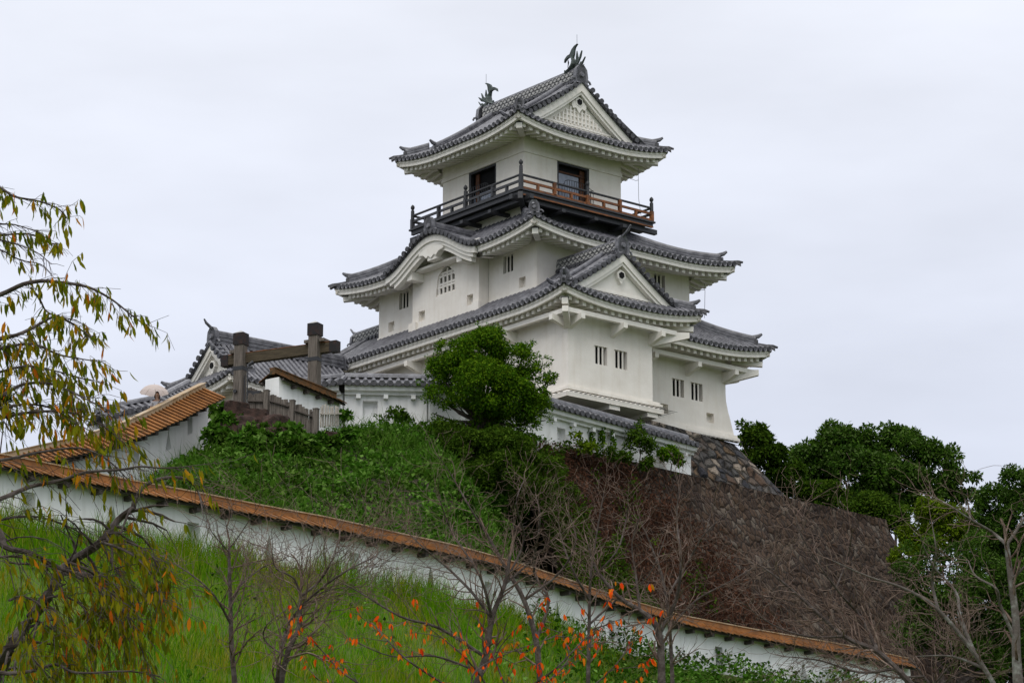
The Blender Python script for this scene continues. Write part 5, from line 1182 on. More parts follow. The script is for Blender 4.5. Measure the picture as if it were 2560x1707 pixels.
def gp(px, D, dz=0.):
    p = at(px, 1000, D); return (p.x, D, float(tz(p.x, D)) + dz)

# leafy tree in front of the keep and the dark growth beneath it
D_ = 96.9
tree('leafy_tree', 'bright green leafy tree in front of the lower corner of the keep', 'tree',
     [cl(*a) for a in ((1205, 878, D_, 62), (1225, 845, D_, 36), (1125, 925, D_, 52, .3), (1165, 900, D_, 50, -.4), (1290, 905, D_, 56, .2), (1340, 945, D_, 42), (1345, 1010, D_, 40), (1212, 970, D_, 74, -.8), (1098, 990, D_, 36), (1140, 1010, D_, 30, -.4), (1280, 1000, D_, 62, -.3), (1330, 1062, D_, 34), (1265, 1065, D_, 44), (1222, 1050, D_, 50, .3), (1088, 1062, D_, 28), (1240, 1105, D_, 44), (1310, 1110, D_, 34), (1095, 935, D_, 30), (1245, 850, D_, 20), (1112, 868, D_, 24), (1160, 855, D_, 22), (1078, 905, D_, 18), (1062, 962, D_, 18), (1372, 900, D_, 20), (1362, 985, D_, 22), (1325, 870, D_, 22), (1070, 1030, D_, 14), (1378, 1050, D_, 16), (1395, 940, D_, 13), (1198, 815, D_, 13))],
     tuple(at(1172, 1135, D_)), 74000, .10, 'camphor', .13, sub=15, spread=.29)
D_ = 95.6
tree('evergreen_shrub', 'dark evergreen shrub spreading under the leafy tree', 'shrub',
     [cl(*a) for a in ((1110, 1090, D_ + .8, 50), (1170, 1125, D_, 58), (1245, 1120, D_, 60), (1310, 1150, D_ + .5, 55), (1370, 1190, D_ + 1.4, 48), (1260, 1190, D_ - .8, 66), (1180, 1190, D_ - 1, 52), (1330, 1235, D_, 52), (1400, 1240, D_ + 2, 40))],
     tuple(at(1235, 1215, D_)), 34000, .11, 'mid', .08, sub=14)

def hit(px, py):
    for D in np.arange(72, 104, .25):
        p = at(px, py, float(D))
        if p.z < float(tz(p.x, p.y)): return float(D)
    return 98.
tree('ivy_mound', 'green ivy covered shrubs on the hill below the leafy tree', 'shrub', [cl(px, py, hit(px, py) - .3, r) for px, py, r in ((1150, 1245, 40), (1215, 1265, 46), (1285, 1265, 44), (1345, 1275, 42), (1390, 1310, 36), (1300, 1325, 40), (1230, 1325, 40), (1370, 1350, 32), (1165, 1300, 36), (1420, 1285, 28))],
     tuple(at(1270, 1340, hit(1270, 1340))), 26000, .12, 'cover', .05, sub=14, width=.65)
# trees behind and beside the castle hill
RG = 'trees beyond the retaining wall'
def bg(name, label, cl_, n, size, m_, D, r_=.2, **k):
    c = [cl(*a[:2], D + (a[3] if len(a) > 3 else 0), a[2]) for a in cl_]; x = sum(q[0] for q in c) / len(c); y = D
    zmin = min(q[2] - q[3] for q in c); tree(name, label, 'tree', c, (x, y, min(zmin - 1.5, float(tz(x, y)) + .0)), n, size, m_, r_, RG, **k)
bg('broadleaf_tree', 'light airy tree right beside the stone base of the keep', ((1870, 1068, 26), (1895, 1100, 34), (1862, 1110, 24), (1925, 1145, 38), (1880, 1150, 30), (1945, 1185, 30), (1868, 1190, 26), (1905, 1190, 24)), 9000, .20, 'mid', 124, .09, spread=.36)
bg('broadleaf_tree', 'huge dark domed tree highest of those beyond the retaining wall', ((2188, 1110, 62), (2095, 1125, 66), (2030, 1165, 62), (2260, 1130, 62), (2330, 1165, 64), (2395, 1205, 52), (2140, 1185, 74, -2), (2240, 1210, 70, -1), (2330, 1250, 58), (2050, 1230, 52), (2420, 1250, 40), (2160, 1265, 60, -1)), 66000, .20, 'dark', 130, .3, sub=18, inner=.2)
bg('broadleaf_tree', 'rounded dark tree low beside the battered stone base', ((1985, 1200, 40), (1950, 1225, 34), (2020, 1240, 42), (2075, 1240, 40, -1)), 16000, .17, 'mid', 125, .15, sub=16)
bg('broadleaf_tree', 'mid green tree rising just over the retaining wall top', ((2120, 1285, 44), (2180, 1275, 46), (2230, 1300, 44), (2160, 1320, 36), (2060, 1290, 34)), 16000, .16, 'mid', 122, .15, sub=16)
bg('broadleaf_tree', 'yellow green tree hugging the right end of the retaining wall', ((2330, 1285, 44), (2385, 1300, 42), (2290, 1345, 42), (2350, 1350, 48), (2265, 1385, 38), (2410, 1345, 40)), 17000, .14, 'yellowgreen', 112, .13, sub=16)
bg('broadleaf_tree', 'dark tree at the right edge behind the lichen covered trunk', ((2535, 1215, 46), (2490, 1250, 48), (2450, 1285, 36), (2550, 1290, 60), (2490, 1330, 56), (2590, 1240, 50), (2580, 1360, 56), (2520, 1390, 52)), 24000, .15, 'dark', 108, .2, sub=16)
bg('broadleaf_tree', 'deep green tree filling the space below the yellow green one', ((2300, 1440, 60), (2390, 1415, 58), (2460, 1440, 60), (2330, 1520, 66), (2420, 1520, 70), (2540, 1470, 72), (2510, 1560, 66), (2290, 1600, 60), (2400, 1620, 66), (2570, 1600, 60), (2480, 1650, 50), (2350, 1480, 60), (2450, 1370, 50), (2420, 1480, 60, -1), (2330, 1400, 45), (2290, 1520, 44), (2300, 1360, 40), (2275, 1440, 36)), 40000, .13, 'dark', 104, .2, sub=16)
bg('broadleaf_tree', 'dark tree deep in the corner behind the lichen covered trees', ((2440, 1400, 70), (2540, 1440, 80), (2480, 1520, 80), (2570, 1560, 80), (2420, 1600, 70), (2520, 1650, 80), (2600, 1680, 70), (2440, 1690, 60), (2340, 1650, 60), (2350, 1540, 60), (2545, 1700, 80), (2580, 1500, 70)), 46000, .15, 'dark', 116, .2, sub=16)
bg('broadleaf_tree', 'dark tree peeping in at the left edge beside the parasol', ((-10, 985, 40), (15, 1010, 28), (-60, 1000, 60)), 6000, .17, 'mid', 116, .15)

# ------------------------------------------------------------------ ground plants: stuff
n = 150000
x = rng.uniform(-22, 8.5, n); yw = np.interp(x, lwx, lwy); ye = np.interp(x, exx, eyy); t = rng.random(n) ** .85; y = yw + .5 + t * (ye - yw + .2)
al = (x - ra[0]) * rd[0] + (y - ra[1]) * rd[1]; dd = (x - ra[0]) * rn[0] + (y - ra[1]) * rn[1]
ok = ~((dd < .2) & (al > 0)); x, y = x[ok], y[ok]; n = len(x)
mound = np.maximum(0, wave(x, y, 1.1, 2.) * .22 + wave(x, y, 2.7, 1.) * .12) * np.clip((np.interp(x, exx, eyy) - y) / 4, 0, 1)
P = np.stack([x, y, tz(x, y) + rng.random(n) ** 2 * .30 + mound], 1); D = unit(rng.normal(size=(n, 3)) * .7 + np.array([0, -.55, .15]))
V, F = leaves(P, D, rng.uniform(.08, .21, n), .75, N=unit(np.array([0, -.35, 1]) + rng.normal(size=(n, 3)) * .42)); cov = np_obj('ground_cover', V, F, 'cover'); tag(cov, 'creeping leafy plants covering the castle hill', 'ground cover', kind='stuff')
n = 42000
x = rng.uniform(-22, 8, n); yw = np.interp(x, lwx, lwy); ye = np.interp(x, exx, eyy); y = yw + .6 + rng.random(n) * (ye - yw - .3)
ok = wave(x, y, .42, .6) + rng.normal(0, .35, n) > .15; x, y = x[ok], y[ok]; n = len(x)
V, F = blades(np.stack([x, y, tz(x, y)], 1), rng.uniform(.35, .85, n), rng.uniform(.008, .016, n), rng.uniform(.3, .9, n)); hg = np_obj('hill_grass', V, F, 'hillgrass'); tag(hg, 'tufts of long grass among the creepers on the hill', 'grass', kind='stuff')
n = 150000
x = rng.uniform(-16, 14, n); yw = np.interp(x, lwx, lwy); u_ = rng.random(n) ** 1.3; y = yw - .15 - u_ * 12.5
ok = (x < 2.2 + rng.normal(0, 1.2, n)) & ((wave(x, y, 1.4, 5.) > -.25) | (rng.random(n) < .5)); x, y, yw = x[ok], y[ok], yw[ok]; n = len(x)
tall = (yw - y < 1.8 + .8 * wave(x, y, .9)) * (wave(x, y, .7, 3.) > -.4)
h = rng.uniform(.16, .42, n) * (1 + .25 * wave(x, y, .8)) + tall * rng.uniform(0, .5, n)
V, F = blades(np.stack([x, y, tz(x, y) - .03], 1), np.maximum(h, .1), rng.uniform(.005, .011, n), rng.uniform(.1, .6, n)); gs = np_obj('meadow_grass', V, F, 'grass'); tag(gs, 'long bright green meadow grass below the long wall', 'grass', kind='stuff')
n = 42000
x = rng.uniform(-2, 17, n); yw = np.interp(x, lwx, lwy); y = yw - .2 - rng.random(n) ** 1.2 * 13
ok = x > 1.2 + rng.normal(0, 1.0, n) + (yw - y) * .1; x, y = x[ok], y[ok]; n = len(x)
P = np.stack([x, y, tz(x, y) + rng.random(n) ** 1.5 * .55 + np.maximum(0, wave(x, y, .9, 1.)) * .35], 1)
V, F = leaves(P, unit(rng.normal(size=(n, 3)) * .7 + np.array([0, -.6, .1])), rng.uniform(.08, .18, n), .7, N=unit(np.array([0, -.35, 1]) + rng.normal(size=(n, 3)) * .42)); wd_ = np_obj('weeds', V, F, 'cover'); tag(wd_, 'leafy weeds in front of the right part of the long wall', 'weeds', kind='stuff')

n = 5200
x = rng.uniform(-15, 4, n); yw = np.interp(x, lwx, lwy); y = yw - .3 - rng.random(n) * 11; ok = wave(x, y, 1.15, 2.2) > .75; x, y = x[ok], y[ok]; n = len(x)
V, F = leaves(np.stack([x, y, tz(x, y) + rng.uniform(.1, .5, n)], 1), unit(rng.normal(size=(n, 3)) * .7 + np.array([0, -.6, .1])), rng.uniform(.08, .17, n), .6, N=unit(np.array([0, -.35, 1]) + rng.normal(size=(n, 3)) * .42)); mw = np_obj('meadow_weeds', V, F, 'cover'); tag(mw, 'scattered leafy weeds in the meadow grass', 'weeds', kind='stuff')
# creepers over the left part of the retaining wall
pd, po = np.array([p[0] for p in pro]), np.array([p[1] for p in pro])
def face(al, dr, off):
    o = np.interp(dr, pd, po) + off
    return np.stack([ra[0] + rd[0] * al + rn[0] * o, ra[1] + rd[1] * al + rn[1] * o, ZT - dr], -1)
n = 90000
al = rng.uniform(-1.5, 17, n); dr = rng.uniform(-.05, 11, n); wv = wave(al, dr, .8, 2.); lim = 5.2 + dr * .75 + wv * 1.0
ok = rng.random(n) < sstep(2.5, -2.5, al - lim) * .95; al, dr = al[ok], dr[ok]; n = len(al)
P = face(al, dr, rng.random(n) ** 1.5 * .32 + .02); D = unit(rng.normal(size=(n, 3)) * .8 + np.array([0, -.1, -.7]))
V, F = leaves(P, D, rng.uniform(.09, .24, n), .22); dc = np_obj('dry_creeper', V, F, 'dry'); tag(dc, 'dry red brown creeper over the left part of the retaining wall', 'creeper', kind='stuff')
n = 60000
al = rng.uniform(-2, 8.5, n); dr = rng.uniform(-.1, 11, n); k = wave(al, dr, 1.3, .4) + .5 * wave(al, dr, 3.1, 2.)
lim = np.where(k > .55, 6.5, -.4 + dr * .45 + k * .8); ok = (al < lim + rng.normal(0, .35, n)) & (rng.random(n) < np.where(al < -.4 + dr * .5 + k * .8, 1, .16)); al, dr = al[ok], dr[ok]; n = len(al)
P = face(al, dr, rng.random(n) * .35 + .15); V, F = leaves(P, unit(rng.normal(size=(n, 3)) * .7 + np.array([.2, -.5, -.3])), rng.uniform(.08, .15, n), .7)
iv_ = np_obj('ivy', V, F, 'mid'); tag(iv_, 'green ivy creeping from the hill onto the retaining wall', 'ivy', kind='stuff')

# shrubs along the fence and the tiled wall
def shrub(label, cl_, base, n, size, m_, **k): return tree('shrub', label, 'shrub', [cl(*a) for a in cl_], tuple(at(*base)), n, size, m_, .02, sub=9, spread=.45, **k)
shrub('bushy kudzu like shrub in front of the middle picket fence', ((702, 1092, 91.3, 24), (728, 1085, 91.2, 24), (748, 1108, 91, 28), (772, 1106, 91, 20), (715, 1122, 90.6, 28), (760, 1135, 90.4, 28)), (735, 1140, 90.9), 3600, .22, 'cover', width=.75)
shrub('low leafy shrub between the boulders and the climbing wall', ((555, 1030, 92.6, 22), (560, 1065, 92, 26), (550, 1095, 91.5, 28), (575, 1110, 91.2, 22)), (558, 1130, 91.8), 2200, .19, 'cover', width=.75)
shrub('low leafy shrub covering the foot of the red brown boulders', ((600, 1108, 90.8, 24), (645, 1118, 90.6, 26), (690, 1130, 90.4, 26), (622, 1080, 91.0, 15), (660, 1098, 90.8, 18)), (645, 1145, 90.5), 2200, .19, 'cover', width=.75)
shrub('leafy shrub rooted between the red brown boulders', ((610, 1052, 92.0, 13), (660, 1078, 91.5, 15), (588, 1060, 91.8, 12), (640, 1070, 91.4, 10), (690, 1085, 91.2, 14)), (640, 1090, 91.6), 1100, .17, 'cover', width=.75)
shrub('low leafy shrub around the long low boulder', ((800, 1098, 92.0, 12), (840, 1102, 91.9, 13), (870, 1088, 92.2, 14), (815, 1078, 92.6, 7)), (830, 1110, 92), 900, .16, 'cover', width=.75)
shrub('spiky young shrub in front of the tiled wall beside the leafy tree', ((985, 1040, 97.2, 22), (1010, 1050, 97.2, 18), (955, 1050, 97.3, 15)), (985, 1066, 97.3), 700, .15, 'mid')
shrub('small vine in the gap behind the pale pickets', ((862, 1040, 95, 11), (850, 1030, 95, 8)), (855, 1062, 95), 160, .2, 'cover')
shrub('thin airy shrub in front of the tiled wall below the keep corner', ((1592, 1105, 104.6, 26), (1600, 1070, 104.8, 15), (1570, 1120, 104.4, 18), (1620, 1115, 104.8, 20), (1605, 1045, 104.9, 8)), (1597, 1150, 104.6), 1500, .13, 'mid')
shrub('low green shrub at the foot of the tiled wall right end', ((1685, 1150, 106.4, 16), (1660, 1140, 106.1, 14), (1672, 1125, 106.3, 12), (1690, 1128, 106.6, 8)), (1675, 1168, 106.4), 900, .17, 'camphor')
shrub('small pale green shrub low before the tiled wall left part', ((1440, 1092, 102.4, 12), (1425, 1078, 102.3, 8), (1450, 1115, 102.3, 14), (1475, 1118, 102.6, 14)), (1440, 1125, 102.4), 700, .14, 'yellowgreen')
shrub('leafy shrub trailing over the top of the retaining wall', ((1500, 1128, 103, 14), (1530, 1135, 103.3, 16), (1560, 1145, 103.6, 16), (1620, 1158, 104.6, 16)), (1535, 1150, 103.4), 1400, .14, 'mid')
for k, (p, q, lb) in enumerate(((( 1474, 1068), (1486, 1118), 'narrow vine climbing the tiled wall left of the triangular gun port'), ((1503, 1072), (1508, 1112), 'narrow vine climbing close to the left side of the triangular gun port'), ((1527, 1078), (1540, 1130), 'forked vine climbing right of the triangular gun port'))):
    r0 = empty('climbing_vine', at(*q, 103.4 + k * .35), label=lb, cat='vine'); nn = 150; f = rng.random(nn)
    A, B = np.array(at(*p, 103.6 + k * .35)), np.array(at(*q, 103.6 + k * .35)); P = A + (B - A) * f[:, None] + rng.normal(0, .05, (nn, 3)); V, F = leaves(P, rng.normal(size=(nn, 3)) + np.array([0, -.6, -.3]), rng.uniform(.08, .15, nn), .7)
    np_obj('leaves', V - np.array(r0.location), F, 'camphor', r0)
    b = MB(); b.tube([Vector(A) - r0.location, (Vector(A) + Vector(B)) / 2 - r0.location + Vector((.04, 0, 0)), Vector(B) - r0.location], .012, 5); b.build('stem', ['bark'], r0)

# ------------------------------------------------------------------ bare trees
def grow(segs, rd_, p, d, r, L, lev, up=.05, droop=0., wob=.17, pb=.62, ratio=.60, ang=(25, 55), leafpts=None, rmin=.0037):
    n = max(2, int(L / .12)); st = L / n; tip = r * .45
    for i in range(n):
        d = (d + Vector((rd_.gauss(0, wob), rd_.gauss(0, wob), rd_.gauss(0, wob))) + Vector((0, 0, up - droop))).normalized()
        q = p + d * st; r1 = r + (tip - r) * (i + 1) / n; ra_ = r + (tip - r) * i / n
        segs.append((*p, *q, max(ra_, rmin), max(r1, rmin * .85)))
        if leafpts is not None: leafpts.append((q.copy(), d.copy()))
        if lev > 0 and i >= n * .2 and rd_.random() < pb:
            a = R(rd_.uniform(*ang)); ax = d.orthogonal().normalized(); ax.rotate(Matrix.Rotation(rd_.uniform(0, 6.28), 3, d)); c = d.copy(); c.rotate(Matrix.Rotation(a, 3, ax))
            grow(segs, rd_, q, c, r1 * .62, L * rd_.uniform(ratio - .15, ratio + .12), lev - 1, up, droop, wob, pb, ratio, ang, leafpts, rmin)
        p = q
def limb_pts(path, D, dz=0., n_=4, rnd=None):
    P = [at(a[0], a[1], (a[2] if len(a) > 2 else D)) for a in path]; out = []
    for i in range(len(P) - 1):      # Catmull-Rom through the way-points
        p0, p1, p2, p3 = P[max(i - 1, 0)], P[i], P[i + 1], P[min(i + 2, len(P) - 1)]
        for k in range(n_):
            t = k / n_; out.append(.5 * ((2 * p1) + (p2 - p0) * t + (2 * p0 - 5 * p1 + 4 * p2 - p3) * t * t + (3 * p1 - p0 - 3 * p2 + p3) * t ** 3))
    out.append(P[-1]); return out
BG = 'bare cherry trees on the slope'
def bare_tree(label, D, limbs, seed, m_='bark', lev=3, twig=.85, dens=.5, up=.045, skew=.35, tr=1., reach=.9):
    """limbs = [(path in photo columns/rows, r0, r1)]; twigs grow from them by themselves"""
    rd_ = random.Random(seed); base = at(limbs[0][0][0][0], limbs[0][0][0][1], D); gz_ = float(tz(base.x, base.y))
    root = empty('bare_tree', (base.x, base.y, gz_), label=label, cat='tree', group=BG); o0 = root.location
    b = MB(); b.tube([Vector((.05, 0, -.3)), Vector((-.03, .02, (base.z - gz_) * .5)), base - o0], [limbs[0][1] * 1.5, limbs[0][1] * 1.2, limbs[0][1]], 8, cap=False); segs = []
    for li, (path, r0, r1) in enumerate(limbs):
        path = [(a[0], a[1], D + (rd_.uniform(-1, 1) * skew * 2 if k and li else 0) * min(1, k * .7)) for k, a in enumerate(path)]
        P = limb_pts(path, D); n = len(P); rr = [r0 + (r1 - r0) * i / (n - 1) for i in range(n)]
        b.tube([p - o0 for p in P], rr, 7)
        L_ = sum((q - p).length for p, q in zip(P, P[1:]))
        for i in range(2 if li == 0 else 1, n):
            d = (P[i] - P[i - 1]).normalized(); k = 3.3 * dens * (P[i] - P[i - 1]).length / .16
            while rd_.random() < k:
                k -= 1; a = R(rd_.uniform(25, 65)); ax = d.orthogonal().normalized(); ax.rotate(Matrix.Rotation(rd_.uniform(0, 6.28), 3, d)); c = d.copy(); c.rotate(Matrix.Rotation(a, 3, ax))
                grow(segs, rd_, P[i], c, max(rr[i] * .5, .007), 1.25 * reach * rd_.uniform(.45, 1.15), lev, up)
        grow(segs, rd_, P[-1], (P[-1] - P[-2]).normalized(), r1, reach * .9, lev, up)
    b.build('trunk', [m_], root, smooth=True)
    V, F = prisms(np.array([(s[0] - o0.x, s[1] - o0.y, s[2] - o0.z, s[3] - o0.x, s[4] - o0.y, s[5] - o0.z, s[6] * tr, s[7] * tr) for s in segs])); np_obj('crown', V, F, 'bark_red', root)
    return len(segs)
ns = 0
ns += bare_tree('slim bare tree with a straight trunk over the bright grass', 52, [([(588, 1722), (579, 1610), (576, 1500), (573, 1400), (573, 1365)], .055, .022), ([(577, 1560), (538, 1491), (484, 1440), (406, 1390)], .026, .008), ([(578, 1515), (604, 1460), (658, 1417), (710, 1398)], .022, .007), ([(573, 1371), (600, 1335), (640, 1275)], .016, .006), ([(573, 1380), (530, 1330), (520, 1300)], .014, .005)], 11, dens=.30, lev=2, reach=.85)
ns += bare_tree('twin stemmed bare tree right of the slim one', 50, [([(700, 1722), (716, 1642), (747, 1564), (751, 1491)], .06, .03), ([(690, 1722), (702, 1640), (722, 1560), (780, 1490), (860, 1430), (940, 1390)], .045, .010), ([(751, 1491), (735, 1445), (690, 1420), (680, 1380)], .022, .008), ([(751, 1491), (800, 1450), (830, 1400), (850, 1340)], .025, .008), ([(716, 1642), (662, 1600), (668, 1560), (720, 1520)], .02, .007), ([(780, 1490), (840, 1470), (920, 1465)], .016, .006)], 12, dens=.42, lev=2, reach=.95)
ns += bare_tree('wide bare tree fanning out before the middle of the wall', 53, [([(1187, 1722), (1214, 1642), (1230, 1545), (1262, 1460), (1275, 1390)], .075, .03), ([(1230, 1545), (1180, 1480), (1120, 1420), (1060, 1370), (1000, 1310)], .035, .008), ([(1214, 1642), (1100, 1570), (1000, 1540), (900, 1480), (840, 1450)], .035, .008), ([(1230, 1545), (1200, 1440), (1130, 1330), (1100, 1250)], .035, .008), ([(1265, 1450), (1310, 1350), (1290, 1260), (1310, 1200)], .026, .007), ([(1262, 1460), (1330, 1400), (1400, 1330)], .024, .008), ([(1200, 1680), (1090, 1640), (980, 1640), (880, 1600)], .024, .007)], 13, dens=.45, lev=3, reach=.62, up=.03)
ns += bare_tree('leaning bare tree with a long branch reaching up to the shrub', 57, [([(1352, 1722), (1340, 1600), (1310, 1500), (1265, 1420), (1220, 1340)], .07, .03), ([(1220, 1340), (1170, 1260), (1130, 1190), (1095, 1140)], .026, .006), ([(1340, 1600), (1372, 1500), (1335, 1430), (1350, 1300), (1340, 1240)], .04, .008), ([(1310, 1500), (1400, 1430), (1440, 1350), (1420, 1280)], .03, .008), ([(1265, 1420), (1200, 1400), (1130, 1400)], .02, .007)], 14, dens=.30, lev=3, reach=.5, up=.02)
ns += bare_tree('upright bare tree with dark straight stems', 59, [([(1470, 1722), (1473, 1580), (1476, 1448), (1492, 1330), (1510, 1230)], .05, .01), ([(1474, 1500), (1430, 1420), (1400, 1330), (1395, 1260)], .03, .008), ([(1476, 1448), (1540, 1380), (1565, 1300), (1570, 1240)], .028, .008), ([(1473, 1560), (1540, 1500), (1620, 1440), (1660, 1350)], .028, .008)], 15, dens=.42, lev=3, reach=.58, up=.02)
ns += bare_tree('bare tree with pale stout trunk bending to the left', 55, [([(1655, 1722), (1648, 1584), (1612, 1535), (1545, 1490), (1490, 1420), (1470, 1360)], .085, .014), ([(1648, 1584), (1690, 1500), (1702, 1400), (1692, 1300), (1698, 1215)], .045, .008), ([(1600, 1525), (1590, 1440), (1580, 1360), (1600, 1290)], .03, .008)], 16, dens=.42, lev=3, reach=.58, up=.02)
ns += bare_tree('thin bare tree spreading before the dark retaining wall', 60, [([(1682, 1722), (1675, 1580), (1660, 1460), (1630, 1370), (1600, 1300)], .05, .01), ([(1671, 1487), (1722, 1400), (1765, 1330), (1850, 1255)], .03, .007), ([(1675, 1570), (1740, 1500), (1830, 1450), (1930, 1390)], .03, .007), ([(1765, 1330), (1780, 1270), (1790, 1230)], .012, .005)], 17, dens=.34, lev=3, reach=.55, up=.02)
ns += bare_tree('low bare tree leaning far left at the bottom right', 50, [([(2290, 1722), (2197, 1631), (2110, 1590), (2010, 1500), (1935, 1437), (1880, 1400)], .06, .008), ([(2197, 1631), (2150, 1540), (2090, 1470), (2010, 1350), (1990, 1290)], .035, .007), ([(2110, 1590), (2020, 1590), (1930, 1560), (1850, 1500)], .026, .007), ([(2240, 1670), (2150, 1680), (2050, 1650), (1960, 1640)], .03, .007), ([(2090, 1470), (2120, 1390), (2130, 1330)], .018, .006)], 18, 'bark', dens=.40, lev=3, reach=.65, up=.02)
ns += bare_tree('bare tree with grey lichen spotted limbs rising at the right', 46, [([(2492, 1722), (2435, 1631), (2345, 1523), (2260, 1470), (2170, 1440), (2080, 1400)], .045, .008), ([(2435, 1631), (2400, 1540), (2390, 1480), (2330, 1410), (2300, 1340)], .04, .008), ([(2345, 1523), (2330, 1450), (2340, 1380), (2330, 1310)], .03, .007), ([(2460, 1670), (2380, 1640), (2290, 1640)], .028, .008)], 19, 'bark_lichen', dens=.26, lev=3, reach=.5, up=.0)
ns += bare_tree('stout bare tree with pale lichen trunk at the right edge', 44, [([(2546, 1722), (2541, 1630), (2539, 1541), (2528, 1450), (2517, 1361)], .085, .04), ([(2517, 1361), (2480, 1330), (2426, 1298), (2372, 1262), (2330, 1240)], .032, .007), ([(2517, 1361), (2545, 1320), (2570, 1280), (2580, 1240)], .032, .010), ([(2539, 1600), (2500, 1510), (2490, 1470), (2440, 1440), (2420, 1400)], .032, .008), ([(2528, 1450), (2575, 1400), (2600, 1350)], .028, .01), ([(2426, 1298), (2420, 1260), (2405, 1235)], .02, .006)], 20, 'bark_lichen', dens=.28, lev=3, reach=.5, up=.0)
ns += bare_tree('low twiggy bare tree in the bottom right corner', 52, [([(2330, 1722), (2310, 1690), (2280, 1650), (2240, 1600)], .03, .008), ([(2330, 1722), (2400, 1680), (2440, 1640)], .025, .008), ([(2310, 1690), (2220, 1690), (2130, 1660), (2060, 1640)], .025, .007), ([(2330, 1715), (2380, 1650), (2370, 1590)], .02, .007)], 21, dens=.8, lev=3, reach=.8)
print('bare segments', ns)

# ------------------------------------------------------------------ sapling with orange leaves
sap_b = at(1290, 1900, 30); sap = empty('autumn_sapling', (sap_b.x, sap_b.y, max(float(tz(sap_b.x, 30.)), -1.6)), label='young cherry with scattered orange red leaves at the bottom middle', cat='tree'); o0 = sap.location
b = MB(); rd_ = random.Random(5); segs, lp_ = [], []
fork = at(1250, 1860, 30)
b.tube([Vector((0, 0, -.2)), Vector((.05, 0, 1.2)), fork - o0], [.05, .045, .035], 7)
for path in ([(1250, 1860), (1000, 1760), (870, 1690), (800, 1620), (775, 1590)], [(1250, 1860), (1150, 1740), (1020, 1650), (960, 1590), (930, 1555)], [(1250, 1860), (1230, 1740), (1160, 1640), (1060, 1560)], [(1250, 1860), (1300, 1740), (1390, 1670), (1480, 1580), (1555, 1545)], [(1250, 1860), (1350, 1760), (1470, 1720), (1540, 1660), (1580, 1600)], [(1250, 1860), (1270, 1740), (1240, 1640), (1300, 1560)], [(1250, 1860), (1330, 1740), (1420, 1650), (1400, 1580)], [(1250, 1860), (1100, 1770), (960, 1740), (800, 1700)], [(1250, 1860), (1200, 1760), (1180, 1690), (1250, 1640), (1390, 1590)], [(1250, 1860), (1400, 1780), (1530, 1740), (1600, 1690)]):
    P = limb_pts([(a[0], a[1], 30 + rd_.uniform(-.5, .5) * min(1, k)) for k, a in enumerate(path)], 30); n = len(P)
    b.tube([p - o0 for p in P], [.018 - .015 * i / (n - 1) for i in range(n)], 5)
    for i in range(n // 3, n):
        lp_.append((P[i], Vector((0, 0, -1))))
        if rd_.random() < .55:
            d = (P[i] - P[i - 1]).normalized(); c = d.copy(); c.rotate(Matrix.Rotation(R(rd_.uniform(-50, 50)), 3, Vector((0, 1, 0)))); grow(segs, rd_, P[i], c, .005, rd_.uniform(.2, .5), 1, .04, leafpts=lp_, rmin=.002)
b.build('trunk', ['bark'], sap, smooth=True)
V, F = prisms(np.array([(s[0] - o0.x, s[1] - o0.y, s[2] - o0.z, s[3] - o0.x, s[4] - o0.y, s[5] - o0.z, s[6], s[7]) for s in segs]), 4); np_obj('crown', V, F, 'bark', sap)
pick = [q for q in lp_ if rd_.random() < .8]; Pn, Dn = [], []
for p, d in pick:
    for _ in range(rd_.choice((1, 1, 2, 2, 3, 4))): Pn.append(p - o0 + Vector((rd_.gauss(0, .012), rd_.gauss(0, .012), 0))); Dn.append((rd_.gauss(0, .35), rd_.gauss(0, .35), -1))
n = len(Pn); V, F = curled(np.array(Pn), np.array(Dn), rng.uniform(.045, .10, n), .42); np_obj('foliage', V, F, 'orange', sap); print('orange leaves', n)

